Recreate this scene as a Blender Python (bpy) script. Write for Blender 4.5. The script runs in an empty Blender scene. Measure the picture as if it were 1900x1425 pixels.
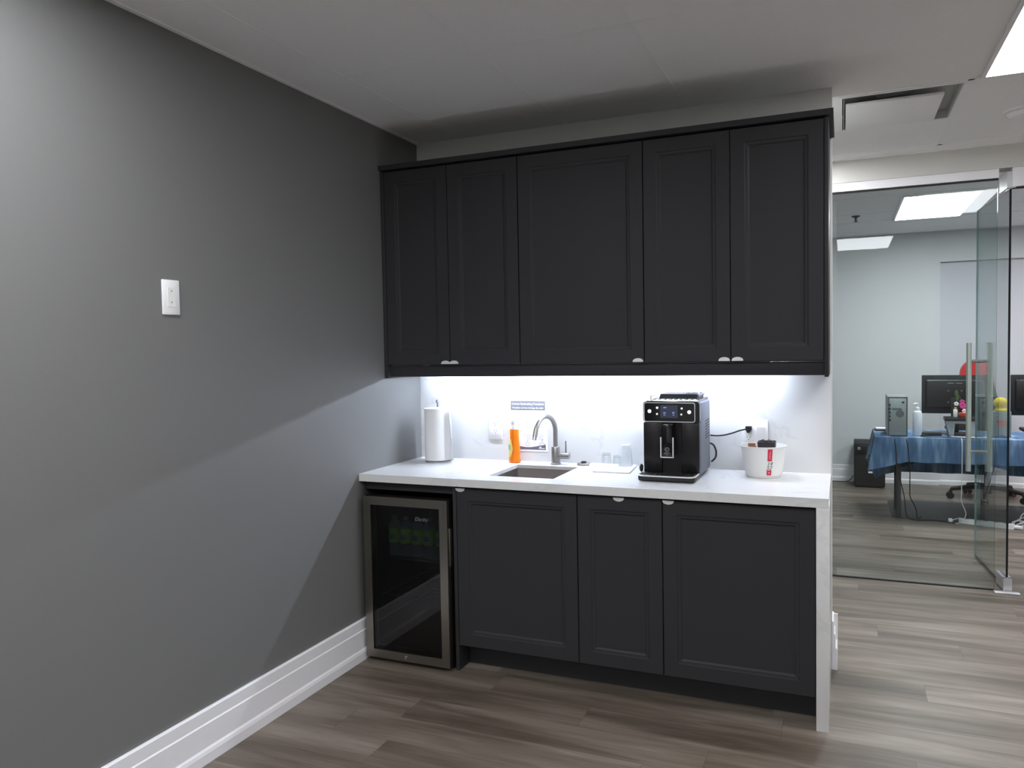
import bpy, bmesh, math, random
from math import pi, sin, cos, radians
from mathutils import Vector, Matrix

random.seed(7)
SC = bpy.context.scene
COL = SC.collection

# ------------------------------------------------------------------ camera, exposure, world
YAW, PITCH, ROLL = 0.4029565, -0.0442290, -0.0184224
CAM = Vector((2.1819, -3.8245, 1.50837))
fw = Vector((-sin(YAW) * cos(PITCH), cos(YAW) * cos(PITCH), sin(PITCH)))
rt = Vector((cos(YAW), sin(YAW), 0.0))
up = rt.cross(fw)
r2 = rt * cos(ROLL) + up * sin(ROLL)
u2 = -rt * sin(ROLL) + up * cos(ROLL)
cam = bpy.data.cameras.new('camera')
cam.sensor_fit = 'HORIZONTAL'
cam.sensor_width = 36.0
cam.lens = 36.0 * 1440.01 / 1900.0
cam.clip_start = 0.05
cam_o = bpy.data.objects.new('camera', cam)
COL.objects.link(cam_o)
b = -fw
cam_o.matrix_world = Matrix(((r2.x, u2.x, b.x, CAM.x), (r2.y, u2.y, b.y, CAM.y), (r2.z, u2.z, b.z, CAM.z), (0, 0, 0, 1)))
SC.camera = cam_o

SC.view_settings.view_transform = 'Standard'
SC.view_settings.look = 'None'
SC.view_settings.exposure = 0.0
SC.view_settings.gamma = 1.0
SC.view_settings.use_curve_mapping = False
SC.cycles.use_denoising = True
SC.cycles.max_bounces = 10
SC.cycles.diffuse_bounces = 6
SC.cycles.glossy_bounces = 5
SC.cycles.transmission_bounces = 8
SC.cycles.transparent_max_bounces = 16
SC.cycles.sample_clamp_indirect = 6.0

W = bpy.data.worlds.new('world')
SC.world = W
W.use_nodes = True
W.node_tree.nodes['Background'].inputs[0].default_value = (0.8, 0.85, 0.9, 1)
W.node_tree.nodes['Background'].inputs[1].default_value = 0.02

# strengths of the room's lamps, added unseen ones included (built in their fittings further down)
PANEL_L = 19.0
PANEL_BACK_L = 27.0
STRIP_L = 285.0
H = 2.658


# ------------------------------------------------------------------ materials
def lin(c):
    out = []
    for v in c[:3]:
        v /= 255.0
        out.append(v / 12.92 if v <= 0.04045 else ((v + 0.055) / 1.055) ** 2.4)
    return tuple(out) + (1.0,)


class NT:
    def __init__(self, name):
        self.m = bpy.data.materials.new(name)
        self.m.use_nodes = True
        self.t = self.m.node_tree
        self.t.nodes.clear()
        self.out = self.n('ShaderNodeOutputMaterial')

    def n(self, kind, **kw):
        nd = self.t.nodes.new(kind)
        for k, v in kw.items():
            if k.startswith('i_'):
                key = k[2:]
                key = int(key) if key.isdigit() else key.replace('_', ' ')
                nd.inputs[key].default_value = v
            else:
                setattr(nd, k, v)
        return nd

    def l(self, a, b):
        self.t.links.new(a, b)

    def math(self, op, a, b=None, c=None):
        nd = self.n('ShaderNodeMath', operation=op)
        for i, v in enumerate((a, b, c)):
            if v is None:
                continue
            if isinstance(v, (int, float)):
                nd.inputs[i].default_value = v
            else:
                self.l(v, nd.inputs[i])
        return nd.outputs[0]

    def mix(self, fac, a, b):
        nd = self.n('ShaderNodeMix', data_type='RGBA')
        for s, v in ((nd.inputs[0], fac), (nd.inputs[6], a), (nd.inputs[7], b)):
            if isinstance(v, (int, float)):
                s.default_value = v
            elif isinstance(v, tuple):
                s.default_value = v
            else:
                self.l(v, s)
        return nd.outputs[2]


MATS = {}


def P(name, col, rough=0.5, metal=0.0, var=0.06, scale=30.0, bump=0.0, stretch=None, spec=0.5, coat=0.0, emit=None, es=0.0):
    if name in MATS:
        return MATS[name]
    N = NT(name)
    tc = N.n('ShaderNodeTexCoord')
    mp = N.n('ShaderNodeMapping')
    N.l(tc.outputs['Object'], mp.inputs[0])
    if stretch:
        mp.inputs['Scale'].default_value = stretch
    nz = N.n('ShaderNodeTexNoise', i_Scale=scale, i_Detail=4.0)
    N.l(mp.outputs[0], nz.inputs['Vector'])
    c = lin(col)
    lo = tuple(x * (1 - var) for x in c[:3]) + (1,)
    hi = tuple(min(1, x * (1 + var)) for x in c[:3]) + (1,)
    bs = N.n('ShaderNodeBsdfPrincipled', i_Roughness=rough, i_Metallic=metal)
    bs.inputs['Specular IOR Level'].default_value = spec
    bs.inputs['Coat Weight'].default_value = coat
    N.l(N.mix(nz.outputs[0], lo, hi), bs.inputs['Base Color'])
    if emit:
        bs.inputs['Emission Color'].default_value = lin(emit)
        bs.inputs['Emission Strength'].default_value = es
    if bump:
        bp = N.n('ShaderNodeBump', i_Strength=bump, i_Distance=0.002)
        N.l(nz.outputs[0], bp.inputs['Height'])
        N.l(bp.outputs[0], bs.inputs['Normal'])
    N.l(bs.outputs[0], N.out.inputs[0])
    MATS[name] = N.m
    return N.m


def emitter(name, col, strength):
    N = NT(name)
    tc = N.n('ShaderNodeTexCoord')
    nz = N.n('ShaderNodeTexNoise', i_Scale=3.0)
    N.l(tc.outputs['Object'], nz.inputs['Vector'])
    e = N.n('ShaderNodeEmission', i_Strength=strength)
    c = lin(col)
    N.l(N.mix(nz.outputs[0], tuple(x * 0.98 for x in c[:3]) + (1,), c), e.inputs[0])
    N.l(e.outputs[0], N.out.inputs[0])
    return N.m


def glass(name, tint, r0=0.04, rough=0.0, milk=0.0, milkcol=(230, 235, 240)):
    """thin clear sheet: tinted see-through plus a mirror that grows at grazing angles"""
    N = NT(name)
    lw = N.n('ShaderNodeLayerWeight', i_Blend=0.5)
    p5 = N.math('POWER', lw.outputs['Facing'], 5.0)
    fac = N.math('ADD', N.math('MULTIPLY', p5, 1 - r0), r0)
    tr = N.n('ShaderNodeBsdfTransparent')
    tr.inputs[0].default_value = tuple(tint) + (1,)
    base = tr.outputs[0]
    if milk:
        tc = N.n('ShaderNodeTexCoord')
        nz = N.n('ShaderNodeTexNoise', i_Scale=14.0)
        N.l(tc.outputs['Object'], nz.inputs['Vector'])
        df = N.n('ShaderNodeBsdfDiffuse')
        df.inputs[0].default_value = lin(milkcol)
        mx0 = N.n('ShaderNodeMixShader')
        N.l(N.math('MULTIPLY_ADD', nz.outputs[0], 0.1, milk - 0.05), mx0.inputs[0])
        N.l(tr.outputs[0], mx0.inputs[1])
        N.l(df.outputs[0], mx0.inputs[2])
        base = mx0.outputs[0]
    gl = N.n('ShaderNodeBsdfGlossy', i_Roughness=rough)
    mx = N.n('ShaderNodeMixShader')
    N.l(fac, mx.inputs[0])
    N.l(base, mx.inputs[1])
    N.l(gl.outputs[0], mx.inputs[2])
    N.l(mx.outputs[0], N.out.inputs[0])
    return N.m


def mat_floor():
    N = NT('vinyl_plank')
    tc = N.n('ShaderNodeTexCoord')
    sp = N.n('ShaderNodeSeparateXYZ')
    N.l(tc.outputs['Object'], sp.inputs[0])
    x, y = sp.outputs[0], sp.outputs[1]
    yy = N.math('DIVIDE', N.math('ADD', y, 10.04), 0.182)
    row = N.math('FLOOR', yy)
    fy = N.math('FRACT', yy)
    wn = N.n('ShaderNodeTexWhiteNoise', noise_dimensions='1D')
    N.l(row, wn.inputs['W'])
    xx = N.math('ADD', N.math('DIVIDE', N.math('ADD', x, 10.0), 1.22), wn.outputs[0])
    pid = N.math('FLOOR', xx)
    fx = N.math('FRACT', xx)
    cb = N.n('ShaderNodeCombineXYZ')
    N.l(row, cb.inputs[0])
    N.l(pid, cb.inputs[1])
    wn2 = N.n('ShaderNodeTexWhiteNoise', noise_dimensions='3D')
    N.l(cb.outputs[0], wn2.inputs['Vector'])
    tone = wn2.outputs[0]
    # grain, shifted for every plank
    cv = N.n('ShaderNodeCombineXYZ')
    N.l(N.math('ADD', N.math('MULTIPLY', x, 0.9), N.math('MULTIPLY', tone, 37.0)), cv.inputs[0])
    N.l(N.math('MULTIPLY', y, 9.0), cv.inputs[1])
    N.l(N.math('MULTIPLY', tone, 11.0), cv.inputs[2])
    g1 = N.n('ShaderNodeTexNoise', i_Scale=1.0, i_Detail=3.0, i_Roughness=0.55, i_Distortion=0.5)
    N.l(cv.outputs[0], g1.inputs['Vector'])
    cv2 = N.n('ShaderNodeCombineXYZ')
    N.l(N.math('ADD', N.math('MULTIPLY', x, 5.0), N.math('MULTIPLY', tone, 91.0)), cv2.inputs[0])
    N.l(N.math('MULTIPLY', y, 120.0), cv2.inputs[1])
    g2 = N.n('ShaderNodeTexNoise', i_Scale=1.0, i_Detail=3.0, i_Roughness=0.6)
    N.l(cv2.outputs[0], g2.inputs['Vector'])
    ramp = N.n('ShaderNodeValToRGB')
    cr = ramp.color_ramp
    cr.elements[0].position = 0.30
    cr.elements[0].color = lin((68, 59, 50))
    cr.elements[1].position = 0.72
    cr.elements[1].color = lin((142, 133, 124))
    e = cr.elements.new(0.46)
    e.color = lin((98, 88, 78))
    e = cr.elements.new(0.58)
    e.color = lin((119, 109, 99))
    v = N.math('ADD', N.math('MULTIPLY', g1.outputs[0], 0.74), N.math('MULTIPLY', N.math('SUBTRACT', tone, 0.5), 0.10))
    v = N.math('ADD', v, N.math('MULTIPLY', g2.outputs[0], 0.25))
    N.l(v, ramp.inputs[0])
    seam_y = N.math('LESS_THAN', N.math('MINIMUM', fy, N.math('SUBTRACT', 1.0, fy)), 0.006)
    seam_x = N.math('LESS_THAN', N.math('MINIMUM', fx, N.math('SUBTRACT', 1.0, fx)), 0.0012)
    seam = N.math('MAXIMUM', seam_y, seam_x)
    col = N.mix(N.math('MULTIPLY', seam, 0.45), ramp.outputs[0], lin((60, 52, 45)))
    bs = N.n('ShaderNodeBsdfPrincipled', i_Roughness=0.42)
    bs.inputs['Specular IOR Level'].default_value = 0.4
    N.l(col, bs.inputs['Base Color'])
    bp = N.n('ShaderNodeBump', i_Strength=0.15, i_Distance=0.001)
    N.l(g2.outputs[0], bp.inputs['Height'])
    N.l(bp.outputs[0], bs.inputs['Normal'])
    N.l(bs.outputs[0], N.out.inputs[0])
    return N.m


def mat_quartz():
    N = NT('veined_quartz')
    tc = N.n('ShaderNodeTexCoord')
    mp = N.n('ShaderNodeMapping')
    mp.inputs['Rotation'].default_value = (0.3, 0.75, 0.4)
    N.l(tc.outputs['Object'], mp.inputs[0])
    nz = N.n('ShaderNodeTexNoise', i_Scale=1.6, i_Detail=5.0, i_Roughness=0.6, i_Distortion=0.9)
    N.l(mp.outputs[0], nz.inputs['Vector'])
    d = N.math('ABSOLUTE', N.math('SUBTRACT', nz.outputs[0], 0.5))
    vein = N.math('SUBTRACT', 1.0, N.math('MINIMUM', N.math('MULTIPLY', d, 45.0), 1.0))
    nz2 = N.n('ShaderNodeTexNoise', i_Scale=2.3, i_Detail=2.0)
    N.l(mp.outputs[0], nz2.inputs['Vector'])
    amt = N.math('MULTIPLY', vein, N.math('MULTIPLY', N.math('GREATER_THAN', nz2.outputs[0], 0.47), 0.16))
    cloud = N.mix(nz2.outputs[0], lin((210, 210, 210)), lin((219, 219, 218)))
    bs = N.n('ShaderNodeBsdfPrincipled', i_Roughness=0.16)
    bs.inputs['Specular IOR Level'].default_value = 0.45
    N.l(N.mix(amt, cloud, lin((150, 153, 158))), bs.inputs['Base Color'])
    N.l(bs.outputs[0], N.out.inputs[0])
    return N.m


def mat_steel(name, col=(168, 165, 160), rough=0.3, ax=2):
    N = NT(name)
    tc = N.n('ShaderNodeTexCoord')
    mp = N.n('ShaderNodeMapping')
    s = [220.0, 220.0, 220.0]
    s[ax] = 3.0
    mp.inputs['Scale'].default_value = s
    N.l(tc.outputs['Object'], mp.inputs[0])
    nz = N.n('ShaderNodeTexNoise', i_Scale=1.0, i_Detail=2.0)
    N.l(mp.outputs[0], nz.inputs['Vector'])
    c = lin(col)
    bs = N.n('ShaderNodeBsdfPrincipled', i_Metallic=1.0, i_Roughness=rough)
    N.l(N.mix(nz.outputs[0], tuple(v * 0.88 for v in c[:3]) + (1,), c), bs.inputs['Base Color'])
    N.l(N.math('MULTIPLY_ADD', nz.outputs[0], 0.15, rough - 0.07), bs.inputs['Roughness'])
    N.l(bs.outputs[0], N.out.inputs[0])
    return N.m


def mat_cloth():
    N = NT('tie_dyed_cloth')
    tc = N.n('ShaderNodeTexCoord')
    mp = N.n('ShaderNodeMapping')
    mp.inputs['Scale'].default_value = (9.0, 3.0, 1.6)
    N.l(tc.outputs['Object'], mp.inputs[0])
    nz = N.n('ShaderNodeTexNoise', i_Scale=1.0, i_Detail=3.0, i_Roughness=0.6)
    N.l(mp.outputs[0], nz.inputs['Vector'])
    ramp = N.n('ShaderNodeValToRGB')
    cr = ramp.color_ramp
    cr.elements[0].position = 0.33
    cr.elements[0].color = lin((52, 78, 110))
    cr.elements[1].position = 0.7
    cr.elements[1].color = lin((150, 174, 196))
    e = cr.elements.new(0.5)
    e.color = lin((80, 112, 148))
    N.l(nz.outputs[0], ramp.inputs[0])
    bs = N.n('ShaderNodeBsdfPrincipled', i_Roughness=0.8)
    N.l(ramp.outputs[0], bs.inputs['Base Color'])
    N.l(bs.outputs[0], N.out.inputs[0])
    return N.m


def mat_ceiling():
    N = NT('ceiling_tile')
    tc = N.n('ShaderNodeTexCoord')
    sp = N.n('ShaderNodeSeparateXYZ')
    N.l(tc.outputs['Object'], sp.inputs[0])
    nz = N.n('ShaderNodeTexNoise', i_Scale=90.0, i_Detail=3.0)
    N.l(tc.outputs['Object'], nz.inputs['Vector'])
    fx = N.math('FRACT', N.math('DIVIDE', N.math('ADD', sp.outputs[0], 12.2 - 2.703), 0.61))
    fy = N.math('FRACT', N.math('DIVIDE', N.math('ADD', sp.outputs[1], 24.4 - 0.155), 1.22))
    gx = N.math('LESS_THAN', fx, 0.006)  # dark hairlines paint the shade along one edge of the grid bars
    gy = N.math('LESS_THAN', fy, 0.006)
    base = N.mix(nz.outputs[0], lin((240, 241, 242)), lin((248, 249, 250)))
    col = N.mix(N.math('MULTIPLY', gx, 0.10), base, lin((90, 90, 90)))
    col = N.mix(N.math('MULTIPLY', gy, 0.5), col, lin((90, 90, 90)))
    bs = N.n('ShaderNodeBsdfPrincipled', i_Roughness=0.9)
    bs.inputs['Specular IOR Level'].default_value = 0.1
    N.l(col, bs.inputs['Base Color'])
    bp = N.n('ShaderNodeBump', i_Strength=0.2, i_Distance=0.002)
    N.l(nz.outputs[0], bp.inputs['Height'])
    N.l(bp.outputs[0], bs.inputs['Normal'])
    N.l(bs.outputs[0], N.out.inputs[0])
    return N.m


M_FLOOR = mat_floor()
M_QUARTZ = mat_quartz()
M_CEIL = mat_ceiling()
M_CLOTH = mat_cloth()
M_WALL = P('grey_wall_paint', (114, 114, 113), 0.5, var=0.025, scale=60, bump=0.06, spec=0.35)
M_WALLW = P('pale_wall_paint', (205, 204, 199), 0.6, var=0.02, scale=60, bump=0.05, spec=0.3)
M_WALLF = P('office_wall_paint', (196, 199, 200), 0.6, var=0.02, scale=60, bump=0.05, spec=0.3)
M_ROOMW = P('white_room_paint', (236, 236, 235), 0.6, var=0.02, scale=60)
M_TRIM = P('white_trim_paint', (232, 231, 234), 0.35, var=0.015)
M_CAB = P('charcoal_cabinet', (54, 54, 56), 0.45, var=0.04, scale=40, spec=0.10)
M_DARK = P('black_shadow_gap', (22, 22, 23), 0.6)
M_KICK = P('charcoal_plinth', (40, 40, 42), 0.5)
M_CHROME = P('chrome', (205, 205, 208), 0.15, 1.0, var=0.02)
M_SATIN = mat_steel('brushed_nickel', (172, 169, 166), 0.34, 2)
M_SS = mat_steel('brushed_stainless', (150, 146, 138), 0.3, 2)
M_SSX = mat_steel('brushed_stainless_across', (150, 146, 138), 0.3, 0)
M_SINK = mat_steel('sink_steel', (172, 164, 160), 0.42, 0)
M_BLACK = P('black_plastic', (24, 24, 27), 0.35, var=0.08)
M_BLACKG = P('gloss_black', (10, 10, 13), 0.08, var=0.05)
M_BLACKM = P('matt_black', (20, 20, 22), 0.6, var=0.1)
M_WHITEP = P('white_plastic', (236, 236, 238), 0.35, var=0.01)
M_WHITEM = P('white_enamel', (232, 232, 230), 0.3, var=0.01)
M_PAPER = P('paper_white', (240, 240, 240), 0.85, var=0.02, scale=120, bump=0.15)
M_GLASSW = glass('partition_glass', (0.92, 0.957, 0.957), 0.024)
M_GLASSD = glass('door_glass', (0.93, 0.97, 0.965))
M_GLASSEDGE = P('glass_edge', (16, 24, 30), 0.15, var=0.1)
M_GLASSC = glass('clear_tumbler', (0.975, 0.985, 0.988), 0.06)
M_FROST = glass('frosted_tumbler', (0.982, 0.987, 0.99), 0.06, 0.1, 0.30, (248, 250, 252))
M_SMOKE = glass('smoked_fridge_glass', (0.53, 0.54, 0.57), 0.045)
M_PANEL = emitter('ceiling_panel_light', (249, 251, 255), PANEL_L)
M_PANELB = emitter('office_panel_light', (250, 252, 255), PANEL_BACK_L)
M_STRIP = emitter('cool_led_strip', (222, 234, 255), STRIP_L)
M_GREYP = P('grey_metal_case', (150, 153, 156), 0.4, 0.6)
M_GREYL = P('light_grey_plastic', (140, 146, 150), 0.5)
M_GREYD = P('dark_grey_plastic', (62, 64, 68), 0.5)
M_RED = P('red_leatherette', (178, 34, 36), 0.45)
M_INK = P('dark_ink', (40, 42, 52), 0.6)


# ------------------------------------------------------------------ mesh helpers
def box(bm, a, b_, bev=0.0, seg=2, mi=0):
    x0, y0, z0 = (min(p, q) for p, q in zip(a, b_))
    x1, y1, z1 = (max(p, q) for p, q in zip(a, b_))
    vs = [bm.verts.new(c) for c in ((x0, y0, z0), (x1, y0, z0), (x1, y1, z0), (x0, y1, z0),
                                    (x0, y0, z1), (x1, y0, z1), (x1, y1, z1), (x0, y1, z1))]
    fs = [bm.faces.new([vs[i] for i in f]) for f in ((3, 2, 1, 0), (4, 5, 6, 7), (0, 1, 5, 4), (1, 2, 6, 5), (2, 3, 7, 6), (3, 0, 4, 7))]
    for f in fs:
        f.material_index = mi
    if bev > 0:
        es = {e for f in fs for e in f.edges}
        r = bmesh.ops.bevel(bm, geom=list(es), offset=bev, segments=seg, affect='EDGES', profile=0.5)
        for f in r['faces']:
            f.material_index = mi
    return fs


def ring(bm, c, ax_u, ax_v, r, seg, rv=None):
    rv = r if rv is None else rv
    return [bm.verts.new(c + ax_u * (r * cos(2 * pi * i / seg)) + ax_v * (rv * sin(2 * pi * i / seg))) for i in range(seg)]


def skin(bm, a, b_, mi=0):
    n = len(a)
    for i in range(n):
        f = bm.faces.new((a[i], a[(i + 1) % n], b_[(i + 1) % n], b_[i]))
        f.material_index = mi


def frame_of(d):
    d = Vector(d).normalized()
    u = d.orthogonal().normalized()
    return u, d.cross(u).normalized()


def tube(bm, pts, r, seg=12, mi=0, caps=True):
    pts = [Vector(p) for p in pts]
    rs = r if isinstance(r, (list, tuple)) else [r] * len(pts)
    d0 = (pts[1] - pts[0]).normalized()
    u, v = frame_of(d0)
    prev = None
    first = None
    for i, p in enumerate(pts):
        d = (pts[min(i + 1, len(pts) - 1)] - pts[max(i - 1, 0)]).normalized()
        u = (u - d * u.dot(d)).normalized()
        v = d.cross(u).normalized()
        rg = ring(bm, p, u, v, rs[i], seg)
        if prev:
            skin(bm, prev, rg, mi)
        else:
            first = rg
        prev = rg
    if caps:
        bm.faces.new(list(reversed(first))).material_index = mi
        bm.faces.new(prev).material_index = mi


def cyl(bm, p0, p1, r0, r1=None, seg=24, mi=0):
    tube(bm, [p0, p1], [r0, r0 if r1 is None else r1], seg, mi)


def lathe(bm, prof, c=(0, 0, 0), seg=32, mi=0, cap0=True, cap1=True):
    c = Vector(c)
    X, Y = Vector((1, 0, 0)), Vector((0, 1, 0))
    prev = first = None
    for r, z in prof:
        rg = ring(bm, c + Vector((0, 0, z)), X, Y, max(r, 1e-4), seg)
        if prev:
            skin(bm, prev, rg, mi)
        else:
            first = rg
        prev = rg
    if cap0:
        bm.faces.new(list(reversed(first))).material_index = mi
    if cap1:
        bm.faces.new(prev).material_index = mi


def sphere(bm, c, r, seg=20, rings=12, mi=0):
    r = r if isinstance(r, (list, tuple)) else (r, r, r)
    res = bmesh.ops.create_uvsphere(bm, u_segments=seg, v_segments=rings, radius=1.0)
    for v in res['verts']:
        v.co = Vector((v.co.x * r[0] + c[0], v.co.y * r[1] + c[1], v.co.z * r[2] + c[2]))
        for f in v.link_faces:
            f.material_index = mi


def prism(bm, poly, plane, a, b_, mi=0):
    """extrude a 2-D polygon; plane 'xz' -> along y, 'yz' -> along x, 'xy' -> along z"""
    def pt(p, t):
        return {'xz': (p[0], t, p[1]), 'yz': (t, p[0], p[1]), 'xy': (p[0], p[1], t)}[plane]
    A = [bm.verts.new(pt(p, a)) for p in poly]
    B = [bm.verts.new(pt(p, b_)) for p in poly]
    skin(bm, A, B, mi)
    bm.faces.new(list(reversed(A))).material_index = mi
    bm.faces.new(B).material_index = mi


def slab_hole(bm, x0, x1, y0, y1, z0, z1, holes, mi=0):
    """flat slab with rectangular holes"""
    xs = sorted({x0, x1} | {h[i] for h in holes for i in (0, 1)})
    ys = sorted({y0, y1} | {h[i] for h in holes for i in (2, 3)})
    def solid(i, j):
        if not (0 <= i < len(xs) - 1 and 0 <= j < len(ys) - 1):
            return False
        cx, cy = (xs[i] + xs[i + 1]) / 2, (ys[j] + ys[j + 1]) / 2
        return not any(h[0] < cx < h[1] and h[2] < cy < h[3] for h in holes)
    vt, vb = {}, {}
    def V(d, i, j, z):
        if (i, j) not in d:
            d[(i, j)] = bm.verts.new((xs[i], ys[j], z))
        return d[(i, j)]
    for i in range(len(xs) - 1):
        for j in range(len(ys) - 1):
            if not solid(i, j):
                continue
            q = ((i, j), (i + 1, j), (i + 1, j + 1), (i, j + 1))
            bm.faces.new([V(vt, a, c, z1) for a, c in q]).material_index = mi
            bm.faces.new([V(vb, a, c, z0) for a, c in reversed(q)]).material_index = mi
            for k, (di, dj) in enumerate(((0, -1), (1, 0), (0, 1), (-1, 0))):
                if not solid(i + di, j + dj):
                    a, c = q[k], q[(k + 1) % 4]
                    bm.faces.new((V(vb, *a, z0), V(vb, *c, z0), V(vt, *c, z1), V(vt, *a, z1))).material_index = mi


def rrect(w, h, r, n=5, cx=0.0, cy=0.0):
    pts = []
    for sx, sy, a0 in ((1, 1, 0), (-1, 1, pi / 2), (-1, -1, pi), (1, -1, 1.5 * pi)):
        for k in range(n + 1):
            a = a0 + k / n * pi / 2
            pts.append((cx + sx * (w / 2 - r) + r * cos(a), cy + sy * (h / 2 - r) + r * sin(a)))
    return pts


def wpos(o):
    v = Vector((0, 0, 0))
    while o is not None:
        v += o.location
        o = o.parent
    return v


def obj(name, bm, mat, parent=None, loc=None, flat=False, label=None):
    """link bm (built in world coordinates) as one mesh object"""
    base = wpos(parent) if parent is not None else Vector((0, 0, 0))
    org = Vector(loc) if loc is not None else base
    bmesh.ops.recalc_face_normals(bm, faces=bm.faces)
    bmesh.ops.translate(bm, verts=bm.verts, vec=-org)
    me = bpy.data.meshes.new(name)
    bm.to_mesh(me)
    bm.free()
    for m in (mat if isinstance(mat, (list, tuple)) else [mat]):
        me.materials.append(m)
    if not flat:
        me.polygons.foreach_set('use_smooth', [True] * len(me.polygons))
        me.set_sharp_from_angle(angle=radians(32))
    o = bpy.data.objects.new(name, me)
    COL.objects.link(o)
    o.parent = parent
    o.location = org - base
    if label:
        o['label'] = label
    return o


def tag(o, label, cat, group=None, kind=None):
    o['label'] = label
    o['category'] = cat
    if group:
        o['group'] = group
    if kind:
        o['kind'] = kind
    return o


def thing(name, label, cat, loc, group=None, kind=None):
    o = bpy.data.objects.new(name, None)
    o.empty_display_size = 0.05
    o.location = loc
    COL.objects.link(o)
    return tag(o, label, cat, group, kind)


def struct(name, bm, mat, label, cat, parent=None):
    o = obj(name, bm, mat, parent, flat=True)
    if parent is None:
        tag(o, label, cat, kind='structure')
    return o


def dup(root, loc, label, group=None):
    r = root.copy()
    COL.objects.link(r)
    r.location = loc
    r['label'] = label
    if group:
        r['group'] = group
    for ch in list(root.children):
        c = ch.copy()
        COL.objects.link(c)
        c.parent = r
        for g in list(ch.children):
            d = g.copy()
            COL.objects.link(d)
            d.parent = c
    return r


def text_mesh(body, size, origin, ux, uy, depth=0.0004, italic=0.0, align='CENTER', squeeze=1.0):
    """lettering as a bmesh; origin is the middle (or left) of the baseline, ux/uy are reading and up directions"""
    cu = bpy.data.curves.new('lettering', 'FONT')
    cu.body = body
    cu.size = size
    cu.align_x = align
    cu.shear = italic
    cu.extrude = depth
    cu.resolution_u = 3
    t = bpy.data.objects.new('lettering', cu)
    COL.objects.link(t)
    dg = bpy.context.evaluated_depsgraph_get()
    me = bpy.data.meshes.new_from_object(t.evaluated_get(dg))
    bpy.data.objects.remove(t)
    bpy.data.curves.remove(cu)
    bm = bmesh.new()
    bm.from_mesh(me)
    bpy.data.meshes.remove(me)
    ux, uy, o = Vector(ux), Vector(uy), Vector(origin)
    uz = ux.cross(uy)
    for v in bm.verts:
        v.co = o + ux * (v.co.x * squeeze) + uy * v.co.y + uz * v.co.z
    return bm


def join(a, b_):
    me = bpy.data.meshes.new('tmp')
    b_.to_mesh(me)
    b_.free()
    a.from_mesh(me)
    bpy.data.meshes.remove(me)


NB = bmesh.new


def smooth(p, n=5):
    p = [Vector(q) for q in p]
    out = []
    for i in range(len(p) - 1):
        a, b0, c, d0 = p[max(i - 1, 0)], p[i], p[i + 1], p[min(i + 2, len(p) - 1)]
        for k in range(n):
            s = k / n
            out.append(0.5 * ((2 * b0) + (c - a) * s + (2 * a - 5 * b0 + 4 * c - d0) * s * s + (3 * b0 - a - 3 * c + d0) * s ** 3))
    out.append(p[-1])
    return out


# ------------------------------------------------------------------ the setting
bm = NB(); box(bm, (-2.5, -6.6, -0.1), (6.6, 5.6, 0.0))
struct('floor', bm, M_FLOOR, 'grey brown wood plank floor running through both rooms', 'floor')

bm = NB()
slab_hole(bm, -2.5, 6.6, -6.6, 5.6, H, H + 0.08, [(2.178, 2.69, 0.175, 0.79)])
struct('ceiling', bm, M_CEIL, 'white suspended tile ceiling over both rooms', 'ceiling')

bm = NB(); box(bm, (-0.12, -6.6, 0), (0.0, 0.12, H))
struct('wall_left', bm, M_WALL, 'dark grey painted wall left of the cabinets', 'wall')

WX = 2.138
bm = NB(); box(bm, (0.0, 0.0, 0), (WX, 0.12, H))
struct('wall_back', bm, M_WALLW, 'pale wall behind the kitchenette cabinets with free end', 'wall')

bm = NB(); box(bm, (-2.5, 5.4, 0), (3.118, 5.5, H)); box(bm, (3.118, 5.4, 2.338), (6.6, 5.5, H)); box(bm, (3.118, 5.47, 0), (6.6, 5.5, 2.338))
struct('wall_far', bm, M_WALLF, 'pale grey far wall of the office behind the glass', 'wall')

bm = NB(); box(bm, (3.118, 5.45, 0.0), (6.6, 5.47, 2.338))
struct('wall_recess', bm, P('recess_paint', (186, 187, 193), 0.6, var=0.02), 'greyer recessed panel in the far office wall', 'wall')

bm = NB(); box(bm, (-2.5, 0.12, 0), (-2.4, 5.4, H))
struct('wall_hall', bm, M_WALLF, 'pale end wall of the passage behind the kitchenette', 'wall')
bm = NB(); box(bm, (6.5, -6.6, 0), (6.6, 5.4, H))
struct('wall_right', bm, M_ROOMW, 'pale wall far off on the right', 'wall')
bm = NB(); box(bm, (-0.12, -6.7, 0), (6.6, -6.6, H))
struct('wall_front', bm, M_ROOMW, 'pale wall behind the viewer', 'wall')

# bulkhead and header over the glass
GY = 1.577
bm = NB(); box(bm, (-2.4, GY - 0.03, 2.52), (6.5, GY + 0.10, H))
struct('wall_bulkhead', bm, M_WALLW, 'white bulkhead above the glass partition', 'wall')
bm = NB(); box(bm, (-2.4, GY - 0.025, 2.466), (3.03, GY + 0.025, 2.52), 0.002)
box(bm, (3.098, GY - 0.025, 2.408), (6.5, GY + 0.025, 2.52), 0.002)
struct('trim_header', bm, M_TRIM, 'white header rail along the top of the glass', 'trim')
bm = NB(); box(bm, (-2.4, GY - 0.012, 2.458), (3.03, GY + 0.012, 2.4655)); box(bm, (3.10, GY - 0.012, 2.398), (6.5, GY + 0.012, 2.4075))
struct('trim_seal', bm, M_BLACKM, 'thin black seal under the header rail', 'trim')


def base_profile(t):
    """skirting section: (distance from wall, height)"""
    s = t / 0.2
    return [(0, 0), (0.024, 0), (0.024, 0.038 * s), (0.021, 0.05 * s), (0.016, 0.058 * s), (0.016, 0.145 * s), (0.0125, 0.15 * s), (0.0125, 0.195 * s), (0.009, 0.2 * s), (0, 0.2 * s)]


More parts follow.
